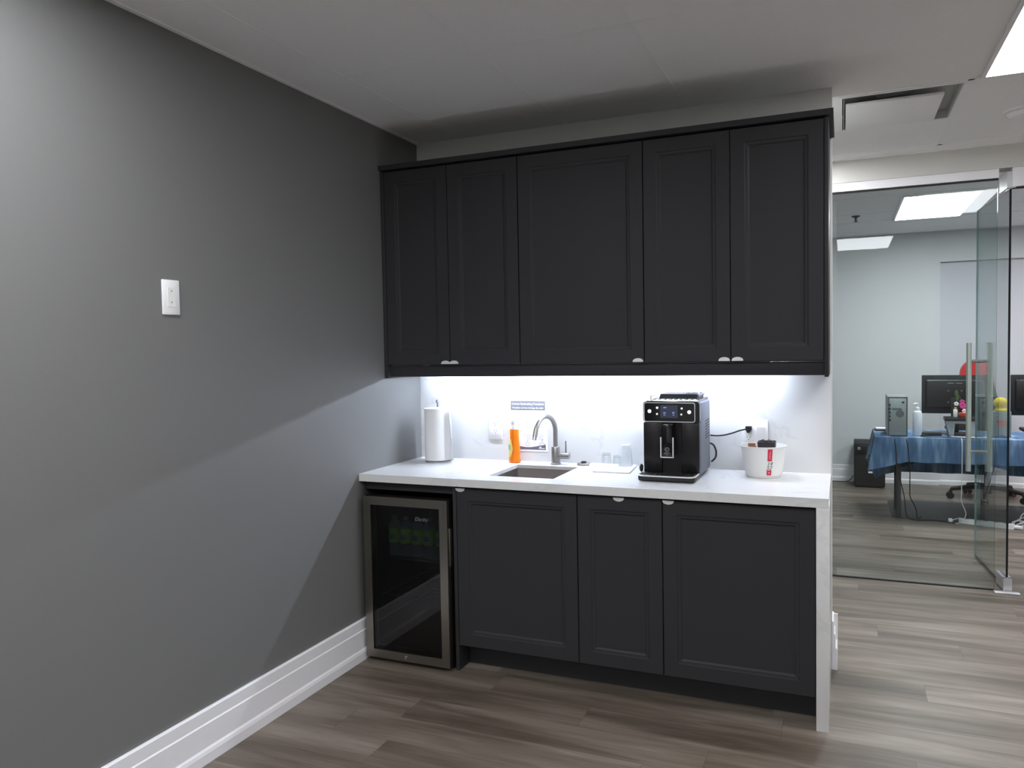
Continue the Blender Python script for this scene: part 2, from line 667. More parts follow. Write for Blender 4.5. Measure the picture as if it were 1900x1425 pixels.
bm = NB(); prism(bm, base_profile(0.197), 'xz', -6.6, 0.0)
struct('baseboard_left', bm, M_TRIM, 'tall white moulded baseboard along the dark grey wall', 'baseboard')
bm = NB()
END = [(0, 0), (0.023, 0), (0.023, 0.092), (0.020, 0.10), (0.015, 0.102), (0.015, 0.160), (0.012, 0.166), (0.008, 0.168), (0.007, 0.225), (0, 0.228)]
prism(bm, [(WX + d, z) for d, z in END], 'xz', -0.002, 0.144)
prism(bm, [(0.12 + d, z) for d, z in base_profile(0.225)], 'yz', 0.0, WX + 0.024)
struct('baseboard_back', bm, M_TRIM, 'white baseboard wrapping the free end of the kitchenette wall', 'baseboard')
bm = NB(); prism(bm, [(5.4 - d, z) for d, z in base_profile(0.18)], 'yz', -2.4, 3.118); prism(bm, [(5.45 - d, z) for d, z in base_profile(0.18)], 'yz', 3.118, 6.5)
struct('baseboard_far', bm, M_TRIM, 'white baseboard along the far office wall', 'baseboard')

# ceiling grid and wall angle
M_GRID = P('ceiling_grid_paint', (243, 244, 245), 0.6, var=0.01)
bm = NB()
for k in range(-4, 5):
    y = 0.155 + 1.22 * k
    if -6.5 < y < 1.5:
        box(bm, (0.0 if y < 0 else -2.4, y - 0.012, H - (0.001 if y < 0 else 0.003)), (6.5, y + 0.012, H + 0.001))
for y in (0.80, 1.49):
    box(bm, (-2.4, y - 0.012, H - 0.003), (2.69, y + 0.012, H + 0.001))
for y in (2.99, 4.36):
    box(bm, (-2.4, y - 0.012, H - 0.003), (6.5, y + 0.012, H + 0.001))
for k in range(-4, 6):
    x = 2.703 + 0.61 * k
    if x > 0.05:
        box(bm, (x - 0.012, -6.5, H - 0.0008), (x + 0.012, -0.01 if x < WX else 0.15, H + 0.001))
        if x > WX:
            box(bm, (x - 0.012, 0.15, H - 0.003), (x + 0.012, 1.54, H + 0.001))
box(bm, (0.0, -6.5, H - 0.004), (0.02, 0.0, H + 0.001))
box(bm, (WX + 0.004, 1.53, H - 0.004), (6.5, 1.548, H + 0.001))
struct('trim_ceiling_grid', bm, M_GRID, 'white metal grid carrying the ceiling tiles', 'trim')

# fixed glass panel
win = thing('window_1', 'fixed frameless glass panel beside the open glass door', 'window', (0, GY, 0), kind='structure')
bm = NB(); fs = box(bm, (-2.4, GY - 0.005, 0.006), (3.027, GY + 0.005, 2.459))
for f in fs:
    n = f.calc_center_median()
    f.material_index = 0 if abs(abs(n.y - GY) - 0.005) < 1e-4 else 1
obj('glass_pane', bm, [M_GLASSW, M_GLASSEDGE], win, flat=True)
bm = NB(); box(bm, (-2.4, GY - 0.009, 0.0), (3.027, GY + 0.009, 0.007))
obj('bottom_seal', bm, M_BLACKM, win)

# open glass door with its pull handle
door = thing('door_1', 'open frameless glass door with long steel pull handle', 'door', (3.092, GY, 0), kind='structure')
dh = Vector((3.092, GY, 0)); de = Vector((3.036, GY + 0.80, 0))
dd = (de - dh).normalized(); dn = Vector((dd.y, -dd.x, 0))
bm = NB()
P8 = []
for z in (0.012, 2.40):
    for p, s in ((dh, -1), (de, -1), (de, 1), (dh, 1)):
        P8.append(bm.verts.new(p + dn * (0.006 * s) + Vector((0, 0, z))))
for k, idx in enumerate(((0, 1, 5, 4), (2, 3, 7, 6), (1, 2, 6, 5), (3, 0, 4, 7), (3, 2, 1, 0), (4, 5, 6, 7))):
    f = bm.faces.new([P8[i] for i in idx]); f.material_index = 0 if k < 2 else 1
M_EDGE2 = P('pale_glass_edge', (120, 150, 150), 0.15, var=0.05)
for f in bm.faces:
    c = f.calc_center_median()
    if f.material_index == 1 and (c - (de + Vector((0, 0, 1.206)))).length < 0.02:
        f.material_index = 2
obj('glass_pane', bm, [M_GLASSD, M_GLASSEDGE, M_EDGE2], door, flat=True)
hc = dh + dd * 0.715
hd = bpy.data.objects.new('pull_handle', None); COL.objects.link(hd); hd.parent = door; hd.location = (hc.x - dh.x, hc.y - dh.y, 1.06)
hd['label'] = 'tall brushed steel ladder pull'
for s in (-1, 1):
    c = hc + dn * (0.064 * s)
    bm = NB(); cyl(bm, (c.x, c.y, 0.615), (c.x, c.y, 1.497), 0.0165, seg=24)
    obj('grip_bar', bm, P('pull_steel', (214, 215, 206), 0.38, 0.75, var=0.03), hd)
for z in (1.37, 0.752):
    a = hc - dn * 0.063; c = hc + dn * 0.063
    bm = NB(); cyl(bm, (a.x, a.y, z), (c.x, c.y, z), 0.010, seg=16)
    for s in (-1, 1):
        q = hc + dn * (0.0065 * s); q2 = hc + dn * (0.012 * s)
        cyl(bm, (q.x, q.y, z), (q2.x, q2.y, z), 0.014, seg=16)
    obj('standoff', bm, M_CHROME, hd)
# bottom and top patch fittings
def patch(z0, z1):
    bm = NB()
    for s in (-1, 1):
        a = dh - dd * 0.02 + dn * (0.0065 * s); e = dh + dd * 0.15 + dn * (0.0065 * s)
        q = [a, e, e + dn * (0.016 * s), a + dn * (0.016 * s)]
        A = [bm.verts.new((p.x, p.y, z0)) for p in q]; B = [bm.verts.new((p.x, p.y, z1)) for p in q]
        skin(bm, A, B); bm.faces.new(A[::-1]); bm.faces.new(B)
    a = dh - dd * 0.022 - dn * 0.0225
    q = [a, a + dn * 0.045, a + dn * 0.045 + dd * 0.02, a + dd * 0.02]
    A = [bm.verts.new((p.x, p.y, z0)) for p in q]; B = [bm.verts.new((p.x, p.y, z1)) for p in q]
    skin(bm, A, B); bm.faces.new(A[::-1]); bm.faces.new(B)
    return bm
obj('patch_fitting', patch(0.010, 0.085), P('satin_aluminium', (206, 207, 210), 0.35, 0.7), door, flat=True)
obj('patch_fitting', patch(2.402, 2.497), MATS['satin_aluminium'], door, flat=True)
bm = NB(); box(bm, (3.018, GY - 0.075, 0.0), (3.15, GY - 0.03, 0.011), 0.003)
obj('floor_plate', bm, MATS['satin_aluminium'], door)

# ------------------------------------------------------------------ ceiling fittings
def panel_light(x0, x1, y0, y1, label, mat):
    t = thing('ceiling_light', label, 'ceiling light', ((x0 + x1) / 2, (y0 + y1) / 2, H), 'flat panel ceiling lights')
    bm = NB()
    slab_hole(bm, x0 - 0.018, x1 + 0.018, y0 - 0.018, y1 + 0.018, H - 0.010, H - 0.0005, [(x0, x1, y0, y1)])
    obj('frame', bm, M_TRIM, t, flat=True)
    bm = NB(); box(bm, (x0, y0, H - 0.0075), (x1, y1, H - 0.0015))
    obj('diffuser', bm, mat, t, flat=True)
panel_light(2.752, 3.275, -1.02, 0.128, 'large bright ceiling panel in the front room, near the air vent', M_PANEL)
panel_light(2.125, 2.685, -3.47, -2.31, 'ceiling panel behind, directly above the viewer', M_PANEL)
panel_light(0.30, 0.86, -3.47, -2.31, 'ceiling panel nearest the dark grey wall, out of view', M_PANEL)
panel_light(0.30, 0.86, -5.91, -4.75, 'unseen ceiling panel added far behind the viewer by the dark grey wall', M_PANEL)  # added lamp, raises the light bounced off floor onto ceiling
panel_light(1.505, 2.070, 0.20, 1.35, 'ceiling panel hidden in the passage behind the kitchenette wall', M_PANEL)
panel_light(2.632, 3.160, 3.075, 4.32, 'bright ceiling panel in the office behind the glass', M_PANELB)
panel_light(4.45, 4.98, 3.075, 4.32, 'added ceiling panel further right in the office, out of view', M_PANELB)  # unseen lamp put in for more light in the office
panel_light(4.60, 5.12, -1.02, 0.128, 'added ceiling panel further right in the passage, out of view', M_PANEL)  # unseen lamp put in for more light from the right

# air cassette
t = thing('air_vent', 'white square ceiling air cassette with slotted rim and flat panel', 'air vent', (2.434, 0.4825, H))
bm = NB()
slab_hole(bm, 2.166, 2.692, 0.166, 0.80, H - 0.006, H - 0.0005, [(2.180, 2.680, 0.185, 0.775)])
obj('frame', bm, M_GRID, t, flat=True)
bm = NB()
x0, x1, y0, y1 = 2.185, 2.68, 0.18, 0.785
for a, e in (((x0, y0), (x1, y0 + 0.004)), ((x0, y1 - 0.004), (x1, y1)), ((x0, y0), (x0 + 0.004, y1)), ((x1 - 0.004, y0), (x1, y1))):
    box(bm, (a[0], a[1], H), (e[0], e[1], H + 0.045))
box(bm, (x0, y0, H + 0.045), (x1, y1, H + 0.05))
obj('housing', bm, P('cassette_inside', (190, 191, 190), 0.6), t, flat=True)
bm = NB(); box(bm, (2.196, 0.305, H - 0.010), (2.615, 0.762, H + 0.004), 0.004)
obj('centre_panel', bm, M_GRID, t)
bm = NB(); prism(bm, [(2.33, H + 0.002), (2.37, H + 0.03), (2.49, H + 0.03), (2.49, H + 0.002)], 'xz', 0.215, 0.27)
obj('louvre_motor', bm, M_BLACKM, t)

t = thing('smoke_detector', 'round white ceiling detector right of the air cassette', 'detector', (3.03, 0.82, H))
bm = NB(); lathe(bm, [(0.085, 0), (0.085, -0.012), (0.07, -0.03), (0.03, -0.036)], (3.03, 0.82, H), 32)
obj('cover', bm, M_GRID, t)
bm = NB(); lathe(bm, [(0.105, 0), (0.105, -0.008), (0.084, -0.010)], (3.03, 0.82, H), 32)
obj('mounting_ring', bm, M_GRID, t)

t = thing('sprinkler', 'small pendant sprinkler head on the office ceiling', 'sprinkler', (2.293, 3.92, H))
bm = NB(); lathe(bm, [(0.038, 0), (0.036, -0.006), (0.02, -0.014), (0.012, -0.016)], (2.293, 3.92, H))
obj('escutcheon', bm, M_GREYD, t)
bm = NB(); lathe(bm, [(0.009, -0.014), (0.009, -0.045), (0.006, -0.05)], (2.293, 3.92, H), 16); lathe(bm, [(0.022, -0.05), (0.022, -0.053)], (2.293, 3.92, H), 16)
obj('deflector', bm, M_GREYD, t)


# ------------------------------------------------------------------ kitchen cabinets
def door_bm(x0, x1, z0, z1, yf, th=0.019, fr=0.058):
    """framed door with a beaded recessed panel; front face at yf"""
    bm = NB()
    def rect(ins, y):
        return [bm.verts.new((x0 + ins, y, z0 + ins)), bm.verts.new((x1 - ins, y, z0 + ins)), bm.verts.new((x1 - ins, y, z1 - ins)), bm.verts.new((x0 + ins, y, z1 - ins))]
    steps = [(0.0, yf + th), (0.0, yf + 0.0015), (0.0015, yf), (fr, yf), (fr + 0.003, yf + 0.0035), (fr + 0.013, yf + 0.0045), (fr + 0.020, yf + 0.0095)]
    prev = None
    for ins, y in steps:
        r = rect(ins, y)
        if prev:
            skin(bm, prev, r)
        else:
            bm.faces.new(r)
        prev = r
    bm.faces.new(prev[::-1])
    return bm


def tab_bm(cx, y, z, up_):
    """half-moon pull tab standing off the door's edge"""
    bm = NB()
    n = 14
    w, h = 0.0235, 0.0135
    s = 1 if up_ else -1
    poly = [(cx + w * cos(pi * k / n), z + s * h * sin(pi * k / n)) for k in range(n + 1)]
    prism(bm, poly, 'xz', y - 0.0055, y + 0.001)
    prism(bm, [(cx - w, z - s * 0.003), (cx + w, z - s * 0.003), (cx + w, z), (cx - w, z)], 'xz', y - 0.0075, y + 0.004)
    return bm


M_RIM = P('bright_rim', (228, 228, 230), 0.3, 0.35, var=0.02)
M_TAB = P('nickel_tab', (226, 225, 223), 0.35, 0.35, var=0.03)
UF = -0.384          # front of upper doors
UZ0, UZ1 = 1.442, 2.428
g = 0.0016
def wall_cabinet(x0, x1, doors, label):
    t = thing('wall_cabinet', label, 'cabinet', ((x0 + x1) / 2, -0.2, UZ0), 'charcoal wall cabinets over the worktop')
    bm = NB()
    slab = 0.016
    box(bm, (x0, UF + 0.021, UZ0 - 0.004), (x0 + slab, -0.001, UZ1)); box(bm, (x1 - slab, UF + 0.021, UZ0 - 0.004), (x1, -0.001, UZ1))
    box(bm, (x0 + slab, UF + 0.021, UZ0 - 0.004), (x1 - slab, -0.001, UZ0 + 0.014)); box(bm, (x0 + slab, UF + 0.021, UZ1 - 0.016), (x1 - slab, -0.001, UZ1))
    box(bm, (x0 + slab, -0.012, UZ0 + 0.014), (x1 - slab, -0.001, UZ1 - 0.016))
    obj('body', bm, M_KICK, t, flat=True)
    for a, e, hx in doors:
        d = obj('door', door_bm(a + g, e - g, UZ0, UZ1 - 0.004, UF), M_CAB, t, flat=True)
        obj('handle', tab_bm(hx, UF, UZ0 + 0.004, True), M_TAB, d)
wall_cabinet(0.021, 0.7595, [(0.021, 0.3825, 0.358), (0.3825, 0.7595, 0.405)], 'two-door charcoal wall cabinet next to the dark grey wall')
wall_cabinet(0.7605, 1.363, [(0.7605, 1.363, 1.335)], 'wide single-door charcoal wall cabinet in the middle of the row')
wall_cabinet(1.364, 2.1125, [(1.364, 1.740, 1.713), (1.740, 2.1125, 1.768)], 'two-door charcoal wall cabinet at the free end, over the white bucket')

bm = NB(); box(bm, (0.0, UF - 0.001, 1.3727), (0.020, 0.0, UZ1), 0.001)
tag(obj('filler_panel', bm, M_CAB, loc=(0.01, -0.19, 1.3727)), 'narrow charcoal filler strip between wall cabinets and dark grey wall', 'filler panel')
bm = NB(); box(bm, (2.1135, UF - 0.001, 1.3727), (2.1295, -0.001, UZ1), 0.001)
tag(obj('end_panel', bm, M_CAB, loc=(2.12, -0.19, 1.3727)), 'tall charcoal end panel closing the free end of the wall cabinets', 'end panel')
bm = NB(); box(bm, (0.0205, UF + 0.024, 1.379), (2.113, UF + 0.042, 1.4365), 0.001)
tag(obj('light_valance', bm, M_CAB, loc=(1.06, UF + 0.033, 1.379)), 'charcoal light valance strip under the wall cabinet doors', 'valance')
bm = NB()
prism(bm, [(UF - 0.017, 2.4325), (UF - 0.019, 2.456), (-0.002, 2.456), (-0.002, 2.4325)], 'yz', 0.0, 2.148)
tag(obj('cornice', bm, M_CAB, loc=(1.07, -0.2, 2.43), flat=True), 'charcoal cornice board capping the wall cabinets', 'cornice')

t = thing('under_cabinet_light', 'bright cool LED strip hidden under the wall cabinets', 'light strip', (1.03, -0.107, 1.4375))
bm = NB(); box(bm, (0.12, -0.118, 1.4285), (1.88, -0.096, 1.4375))
obj('channel', bm, M_CHROME, t, flat=True)
bm = NB(); box(bm, (0.125, -0.113, 1.4255), (1.875, -0.101, 1.4284))
obj('diffuser', bm, M_STRIP, t, flat=True)

# ------------------------------------------------------------------ base cabinets
LF = -0.62
CT, CB = 0.915, 0.8787
def base_cabinet(x0, x1, hx, label, flip=False):
    t = thing('base_cabinet', label, 'cabinet', ((x0 + x1) / 2, -0.3, 0.115), 'charcoal base cabinets under the worktop')
    bm = NB(); s = 0.016
    box(bm, (x0, LF + 0.021, 0.115), (x0 + s, -0.03, CB - 0.001)); box(bm, (x1 - s, LF + 0.021, 0.115), (x1, -0.03, CB - 0.001))
    box(bm, (x0 + s, LF + 0.021, 0.115), (x1 - s, -0.03, 0.131)); box(bm, (x0 + s, -0.042, 0.131), (x1 - s, -0.03, CB - 0.001))
    box(bm, (x0 + s, LF + 0.021, CB - 0.018), (x1 - s, LF + 0.09, CB - 0.001))
    obj('body', bm, M_KICK, t, flat=True)
    d = obj('door', door_bm(x0 + g, x1 - g, 0.1225, 0.8685, LF), M_CAB, t, flat=True)
    obj('handle', tab_bm(hx, LF, 0.8655, False), M_TAB, d)
base_cabinet(0.5215, 1.113, 0.545, 'base cabinet with wide door under the sink')
base_cabinet(1.114, 1.4875, 1.302, 'narrow base cabinet in the middle of the base row')
base_cabinet(1.4885, 2.0865, 1.514, 'base cabinet with wide door beside the white waterfall leg')

bm = NB(); box(bm, (0.522, -0.512, 0.0), (2.0865, -0.496, 0.1145))
tag(obj('plinth', bm, M_KICK, loc=(1.3, -0.504, 0)), 'dark recessed toe kick board under the base cabinet doors', 'plinth')
bm = NB(); box(bm, (0.503, LF - 0.001, 0.0), (0.5205, -0.03, CB - 0.001), 0.001)
t = obj('end_panel', bm, M_CAB, loc=(0.51, -0.3, 0)); tag(t, 'charcoal upright panel between the drinks fridge and the base cabinets', 'end panel')
bm = NB(); box(bm, (0.012, -0.605, 0.836), (0.5025, -0.587, CB - 0.001), 0.001)
tag(obj('fridge_filler', bm, M_CAB, loc=(0.25, -0.596, 0.836)), 'charcoal filler rail above the drinks fridge', 'filler panel')
bm = NB(); box(bm, (0.0, -0.612, 0.21), (0.011, -0.03, CB - 0.001), 0.001)
tag(obj('side_panel', bm, M_CAB, loc=(0.005, -0.3, 0.21)), 'charcoal side panel on the wall behind the drinks fridge', 'end panel')

# worktop with waterfall leg
SX0, SX1, SY0, SY1 = 0.640, 0.966, -0.512, -0.152
WF = 2.1345
ct = thing('countertop', 'white veined quartz countertop with sink cutout and waterfall end', 'countertop', (1.07, -0.32, CB))
bm = NB(); slab_hole(bm, 0.001, WF, -0.643, -0.001, CT - 0.016, CT, [(SX0, SX1, SY0, SY1)]); box(bm, (0.001, -0.643, CB), (WF, -0.618, CT - 0.016))
obj('slab', bm, M_QUARTZ, ct, flat=True)
bm = NB(); box(bm, (2.0885, -0.643, 0.0), (WF, -0.001, CB - 0.0002), 0.0012)
obj('waterfall_leg', bm, M_QUARTZ, ct)
bm = NB(); box(bm, (0.0, -0.02, CT), (WF, -0.0005, 1.4365))
bs = obj('backsplash', bm, M_QUARTZ, loc=(1.07, -0.01, CT), flat=True)
tag(bs, 'white veined quartz backsplash between worktop and wall cabinets', 'backsplash')

# sink
t = thing('sink', 'square undermount stainless sink set in the countertop', 'sink', (0.803, -0.332, CB - 0.19))
bm = NB()
cx, cy = (SX0 + SX1) / 2, (SY0 + SY1) / 2
w, d = SX1 - SX0 + 0.006, SY1 - SY0 + 0.006
prev = None
for wi, r, z in ((0.05, 0.012, CT - 0.0165), (0.0, 0.012, CT - 0.0165), (-0.004, 0.014, CB - 0.16), (-0.02, 0.02, CB - 0.182), (-0.10, 0.03, CB - 0.188)):
    rg = [bm.verts.new((x, y, z)) for x, y in rrect(w + wi, d + wi, r, 4, cx, cy)]
    if prev:
        skin(bm, prev, rg)
    prev = rg
bm.faces.new(prev)
obj('basin', bm, M_SINK, t)
bm = NB(); lathe(bm, [(0.045, 0.0), (0.045, 0.004), (0.03, 0.004), (0.028, -0.0)], (cx, cy + 0.05, CB - 0.1875), 28)
obj('drain', bm, M_CHROME, t)

# faucet
t = thing('faucet', 'brushed gooseneck faucet behind the sink with side lever', 'faucet', (0.825, -0.085, CT))
fx, fy = 0.825, -0.085
bm = NB(); lathe(bm, [(0.027, 0), (0.027, 0.006), (0.0225, 0.008), (0.0225, 0.088), (0.0205, 0.092)], (fx, fy, CT), 28)
obj('body', bm, M_SATIN, t)
bm = NB()
R = 0.083; zc = CT + 0.172
pts = [(fx, fy, CT + 0.088), (fx, fy, zc - 0.02)]
for k in range(0, 19):
    a = pi * 0.93 * k / 18
    pts.append((fx - 0.035 * (1 - cos(a)) / 2, fy - R * 1.14 * (1 - cos(a)), zc + R * sin(a)))
q = Vector(pts[-1]); dirv = (Vector(pts[-1]) - Vector(pts[-2])).normalized()
pts.append(tuple(q + dirv * 0.03))
tube(bm, pts, 0.0122, 18)
obj('spout', bm, M_SATIN, t)
bm = NB(); e = q + dirv * 0.03; cyl(bm, e, e + dirv * 0.016, 0.0105, 0.010, 18)
obj('aerator', bm, M_CHROME, t)
bm = NB(); cyl(bm, (fx + 0.018, fy, CT + 0.046), (fx + 0.074, fy, CT + 0.046), 0.0165, seg=24)
hub = obj('valve', bm, M_SATIN, t)
bm = NB(); cyl(bm, (fx + 0.056, fy, CT + 0.060), (fx + 0.056, fy - 0.004, CT + 0.122), 0.0042, seg=12)
obj('lever', bm, M_SATIN, hub)

tg = thing('hole_cover', 'small round chrome cover plate on the counter behind the sink', 'cover plate', (0.968, -0.062, CT))
bm = NB(); lathe(bm, [(0.034, 0), (0.036, 0.004), (0.033, 0.010), (0.014, 0.0105)], (0.968, -0.062, CT), 28)
obj('disc', bm, M_SINK, tg)
bm = NB(); lathe(bm, [(0.014, 0.010), (0.013, 0.018), (0.004, 0.019)], (0.968, -0.062, CT), 20)
obj('knob', bm, M_BLACKM, tg)

# ------------------------------------------------------------------ drinks fridge
t = thing('drinks_fridge', 'small stainless framed glass-door drinks fridge under the countertop', 'fridge', (0.25, -0.33, 0.0))
bm = NB()
fx0, fx1, fz0, fz1 = 0.03, 0.487, 0.018, 0.795
box(bm, (fx0, -0.603, fz0), (fx0 + 0.03, -0.04, fz1)); box(bm, (fx1 - 0.03, -0.603, fz0), (fx1, -0.04, fz1))
box(bm, (fx0 + 0.03, -0.603, fz1 - 0.03), (fx1 - 0.03, -0.04, fz1)); box(bm, (fx0 + 0.03, -0.603, fz0), (fx1 - 0.03, -0.04, fz0 + 0.05))
box(bm, (fx0 + 0.03, -0.07, fz0 + 0.05), (fx1 - 0.03, -0.04, fz1 - 0.03))
obj('cabinet', bm, M_BLACK, t, flat=True)
for x in (0.07, 0.447):
    bm = NB(); lathe(bm, [(0.018, 0.0), (0.018, 0.018)], (x, -0.55, 0), 16)
    obj('foot', bm, M_BLACKM, t)
dx0, dx1, dz0, dz1, dyf, dyb = 0.033, 0.492, 0.02, 0.812, -0.662, -0.608
d_ = bpy.data.objects.new('door', None); COL.objects.link(d_); d_.parent = t; d_.location = Vector((0.26, -0.635, 0.02)) - Vector(t.location)
fw_ = 0.041
bm = NB()
slab_hole(bm, dx0, dx1, dz0, dz1, 0, 1, [(dx0 + fw_, dx1 - fw_, dz0 + fw_, dz1 - fw_)])
for v in bm.verts:
    v.co = Vector((v.co.x, dyf if v.co.z < 0.5 else dyb, v.co.y))
bmesh.ops.remove_doubles(bm, verts=bm.verts, dist=1e-5)
obj('door_frame', bm, M_SS, d_, flat=True)
bm = NB(); box(bm, (dx0 + fw_ - 0.002, dyf + 0.006, dz0 + fw_ - 0.002), (dx1 - fw_ + 0.002, dyf + 0.010, dz1 - fw_ + 0.002))
obj('glass_pane', bm, M_SMOKE, d_, flat=True)
bm = NB(); box(bm, (dx1, dyf + 0.016, 0.50), (dx1 + 0.006, dyb - 0.006, 0.68), 0.002)
obj('side_grip', bm, M_SS, d_)
bm = NB(); cyl(bm, (0.253, dyf + 0.001, 0.040), (0.253, dyf - 0.004, 0.040), 0.0085, seg=20)
obj('lock', bm, M_CHROME, d_)
obj('logo', text_mesh('Danby', 0.026, (0.352, dyf + 0.0055, 0.707), (1, 0, 0), (0, 0, 1), 0.0003, 0.25), P('silver_print', (112, 114, 118), 0.5), d_, flat=True)
for zs in (0.488, 0.30):
    bm = NB()
    for k in range(9):
        y = -0.56 + 0.055 * k
        cyl(bm, (0.062, y, zs), (0.455, y, zs), 0.0022, seg=6)
    for x in (0.066, 0.26, 0.45):
        cyl(bm, (x, -0.565, zs - 0.003), (x, -0.10, zs - 0.003), 0.003, seg=6)
    obj('wire_shelf', bm, M_CHROME, t)

# water bottles in the fridge
M_PET = glass('clear_bottle', (0.86, 0.93, 0.92), 0.06, 0.05, 0.12, (190, 215, 215))
M_GLAB = P('green_label', (112, 160, 58), 0.5)
M_BLAB = P('blue_print', (50, 70, 150), 0.5)
bx, by, bz = 0.112, -0.505, 0.4915
def bottle(x, label):
    bt = thing('water_bottle', label, 'bottle', (x, by, bz), 'water bottles on the fridge shelf')
    bm = NB(); lathe(bm, [(0.028, 0), (0.0315, 0.006), (0.0315, 0.05), (0.030, 0.056), (0.0315, 0.062), (0.0315, 0.145), (0.026, 0.165), (0.0135, 0.178), (0.0125, 0.186)], (x, by, bz), 24)
    obj('body', bm, M_PET, bt)
    bm = NB(); lathe(bm, [(0.0318, 0.066), (0.0320, 0.067), (0.0320, 0.137), (0.0318, 0.138)], (x, by, bz), 28, cap0=False, cap1=False)
    lb = obj('paper_label', bm, M_GLAB, bt)
    bm = NB()
    for i in range(9):
        pass
    n = 20
    ctr = bm.verts.new((x + 0.0325 * sin(0.0), by - 0.0326, bz + 0.098))
    rim = []
    for k in range(n):
        a = 2 * pi * k / n
        th = 0.55 * cos(a)
        rim.append(bm.verts.new((x + 0.0326 * sin(th), by - 0.0326 * cos(th), bz + 0.098 + 0.012 * sin(a))))
    for k in range(n):
        bm.faces.new((ctr, rim[k], rim[(k + 1) % n]))
    obj('oval_mark', bm, M_BLAB, lb)
    bm = NB(); lathe(bm, [(0.0145, 0.180), (0.0145, 0.194), (0.012, 0.196)], (x, by, bz), 20)
    obj('cap', bm, M_GREYL, bt)
    return bt
bot = bottle(bx, 'water bottle with green label, first from the left on the fridge shelf')
for k, w_ in enumerate(('second', 'third', 'fourth')):
    dup(bot, (bx + 0.066 * (k + 1), by, bz), 'water bottle with green label, %s from the left on the fridge shelf' % w_)
dup(bot, (bx + 0.066 * 4 + 0.004, by, bz), 'water bottle with green label, last on the right, half behind the fridge frame')

# ------------------------------------------------------------------ things on the worktop
# paper towel
t = thing('paper_towel_holder', 'slim chrome upright paper towel stand in the counter corner', 'paper towel holder', (0.186, -0.165, CT))
px, py = 0.186, -0.165
bm = NB(); lathe(bm, [(0.072, 0), (0.072, 0.006), (0.068, 0.009), (0.01, 0.011)], (px, py, CT), 36)
obj('base', bm, M_CHROME, t)
bm = NB(); cyl(bm, (px, py, CT + 0.01), (px, py, CT + 0.315), 0.0045, seg=12)
obj('rod', bm, M_CHROME, t)
bm = NB(); sphere(bm, (px, py, CT + 0.322), (0.009, 0.009, 0.011), 16, 10)
obj('finial', bm, M_CHROME, t)
t = thing('paper_towel_roll', 'white paper towel roll on the chrome stand beside the dark grey wall', 'paper towel', (px, py, CT + 0.0125))
bm = NB(); lathe(bm, [(0.022, 0.0), (0.071, 0.0), (0.0715, 0.002), (0.0715, 0.274), (0.071, 0.276), (0.022, 0.276)], (px, py, CT + 0.0125), 48, cap0=False, cap1=False)
lathe(bm, [(0.022, 0.0), (0.022, 0.276)], (px, py, CT + 0.0125), 48, cap0=False, cap1=False)
obj('roll', bm, M_PAPER, t)
bm = NB()
for th in (0.0, 0.0008):
    pass
pl = []
for k in range(9):
    s = k / 8
    a = radians(70) - s * radians(62)
    pl.append((px + 0.073 * cos(a), py + 0.073 * sin(a)))
for k in range(1, 6):
    s = k / 5
    pl.append((pl[8][0] + 0.024 * s ** 1.3, pl[8][1] - 0.045 * s))
lo = [bm.verts.new((x + (0.012 if i > 8 else 0) * (i - 8) / 5, y, CT + 0.014)) for i, (x, y) in enumerate(pl)]
hi_ = [bm.verts.new((x - (0.012 if i > 8 else 0) * (i - 8) / 5, y, CT + 0.2885)) for i, (x, y) in enumerate(pl)]
for i in range(len(pl) - 1):
    bm.faces.new((lo[i], lo[i + 1], hi_[i + 1], hi_[i]))
bmesh.ops.solidify(bm, geom=bm.faces[:], thickness=0.0008)
obj('loose_sheet', bm, M_PAPER, t)

# dish soap
sx, sy = 0.596, -0.085
t = thing('soap_bottle', 'orange liquid soap bottle with white cap on the counter', 'soap bottle', (sx, sy, CT))
M_SOAP = P('orange_soap', (245, 128, 14), 0.15, var=0.08, scale=8, coat=0.5)
def oval(bm, prof, cx_, cy_, ky, mi=0):
    prev = first = None
    for r, z in prof:
        rg = ring(bm, Vector((cx_, cy_, CT + z)), Vector((1, 0, 0)), Vector((0, 1, 0)), r, 28, r * ky)
        if prev: skin(bm, prev, rg, mi)
        else: first = rg
        prev = rg
    bm.faces.new(first[::-1]).material_index = mi; bm.faces.new(prev).material_index = mi
bm = NB(); oval(bm, [(0.028, 0), (0.0325, 0.004), (0.0335, 0.016), (0.030, 0.026), (0.031, 0.05), (0.0305, 0.08), (0.027, 0.11), (0.0255, 0.14), (0.0262, 0.170), (0.024, 0.176)], sx, sy, 0.75)
obj('body', bm, M_SOAP, t)
bm = NB(); oval(bm, [(0.024, 0.176), (0.0245, 0.186), (0.020, 0.199), (0.0195, 0.202)], sx, sy, 0.8)
obj('shoulder', bm, P('soap_clear_top', (250, 244, 240), 0.3), t)
bm = NB(); oval(bm, [(0.019, 0.202), (0.0195, 0.206), (0.019, 0.222), (0.016, 0.238), (0.0095, 0.246), (0.008, 0.256)], sx, sy, 0.95)
obj('cap', bm, M_WHITEP, t)
bm = NB()
prev = None
for z in [0.03 + 0.012 * k for k in range(9)]:
    wz = 0.95 - abs(z - 0.075) * 7
    rr = 0.0325 if z < 0.09 else 0.0325 - (z - 0.09) * 0.13
    rg = [bm.verts.new((sx + rr * sin(a), sy - rr * 0.76 * cos(a), CT + z)) for a in [(-1.35 + wz * 1.5 * k / 6) for k in range(7)]]
    if prev:
        for k in range(6):
            bm.faces.new((prev[k], prev[k + 1], rg[k + 1], rg[k]))
    prev = rg
lab = obj('label', bm, P('yellow_label', (245, 208, 110), 0.4), t)
bm = NB()
prev = None
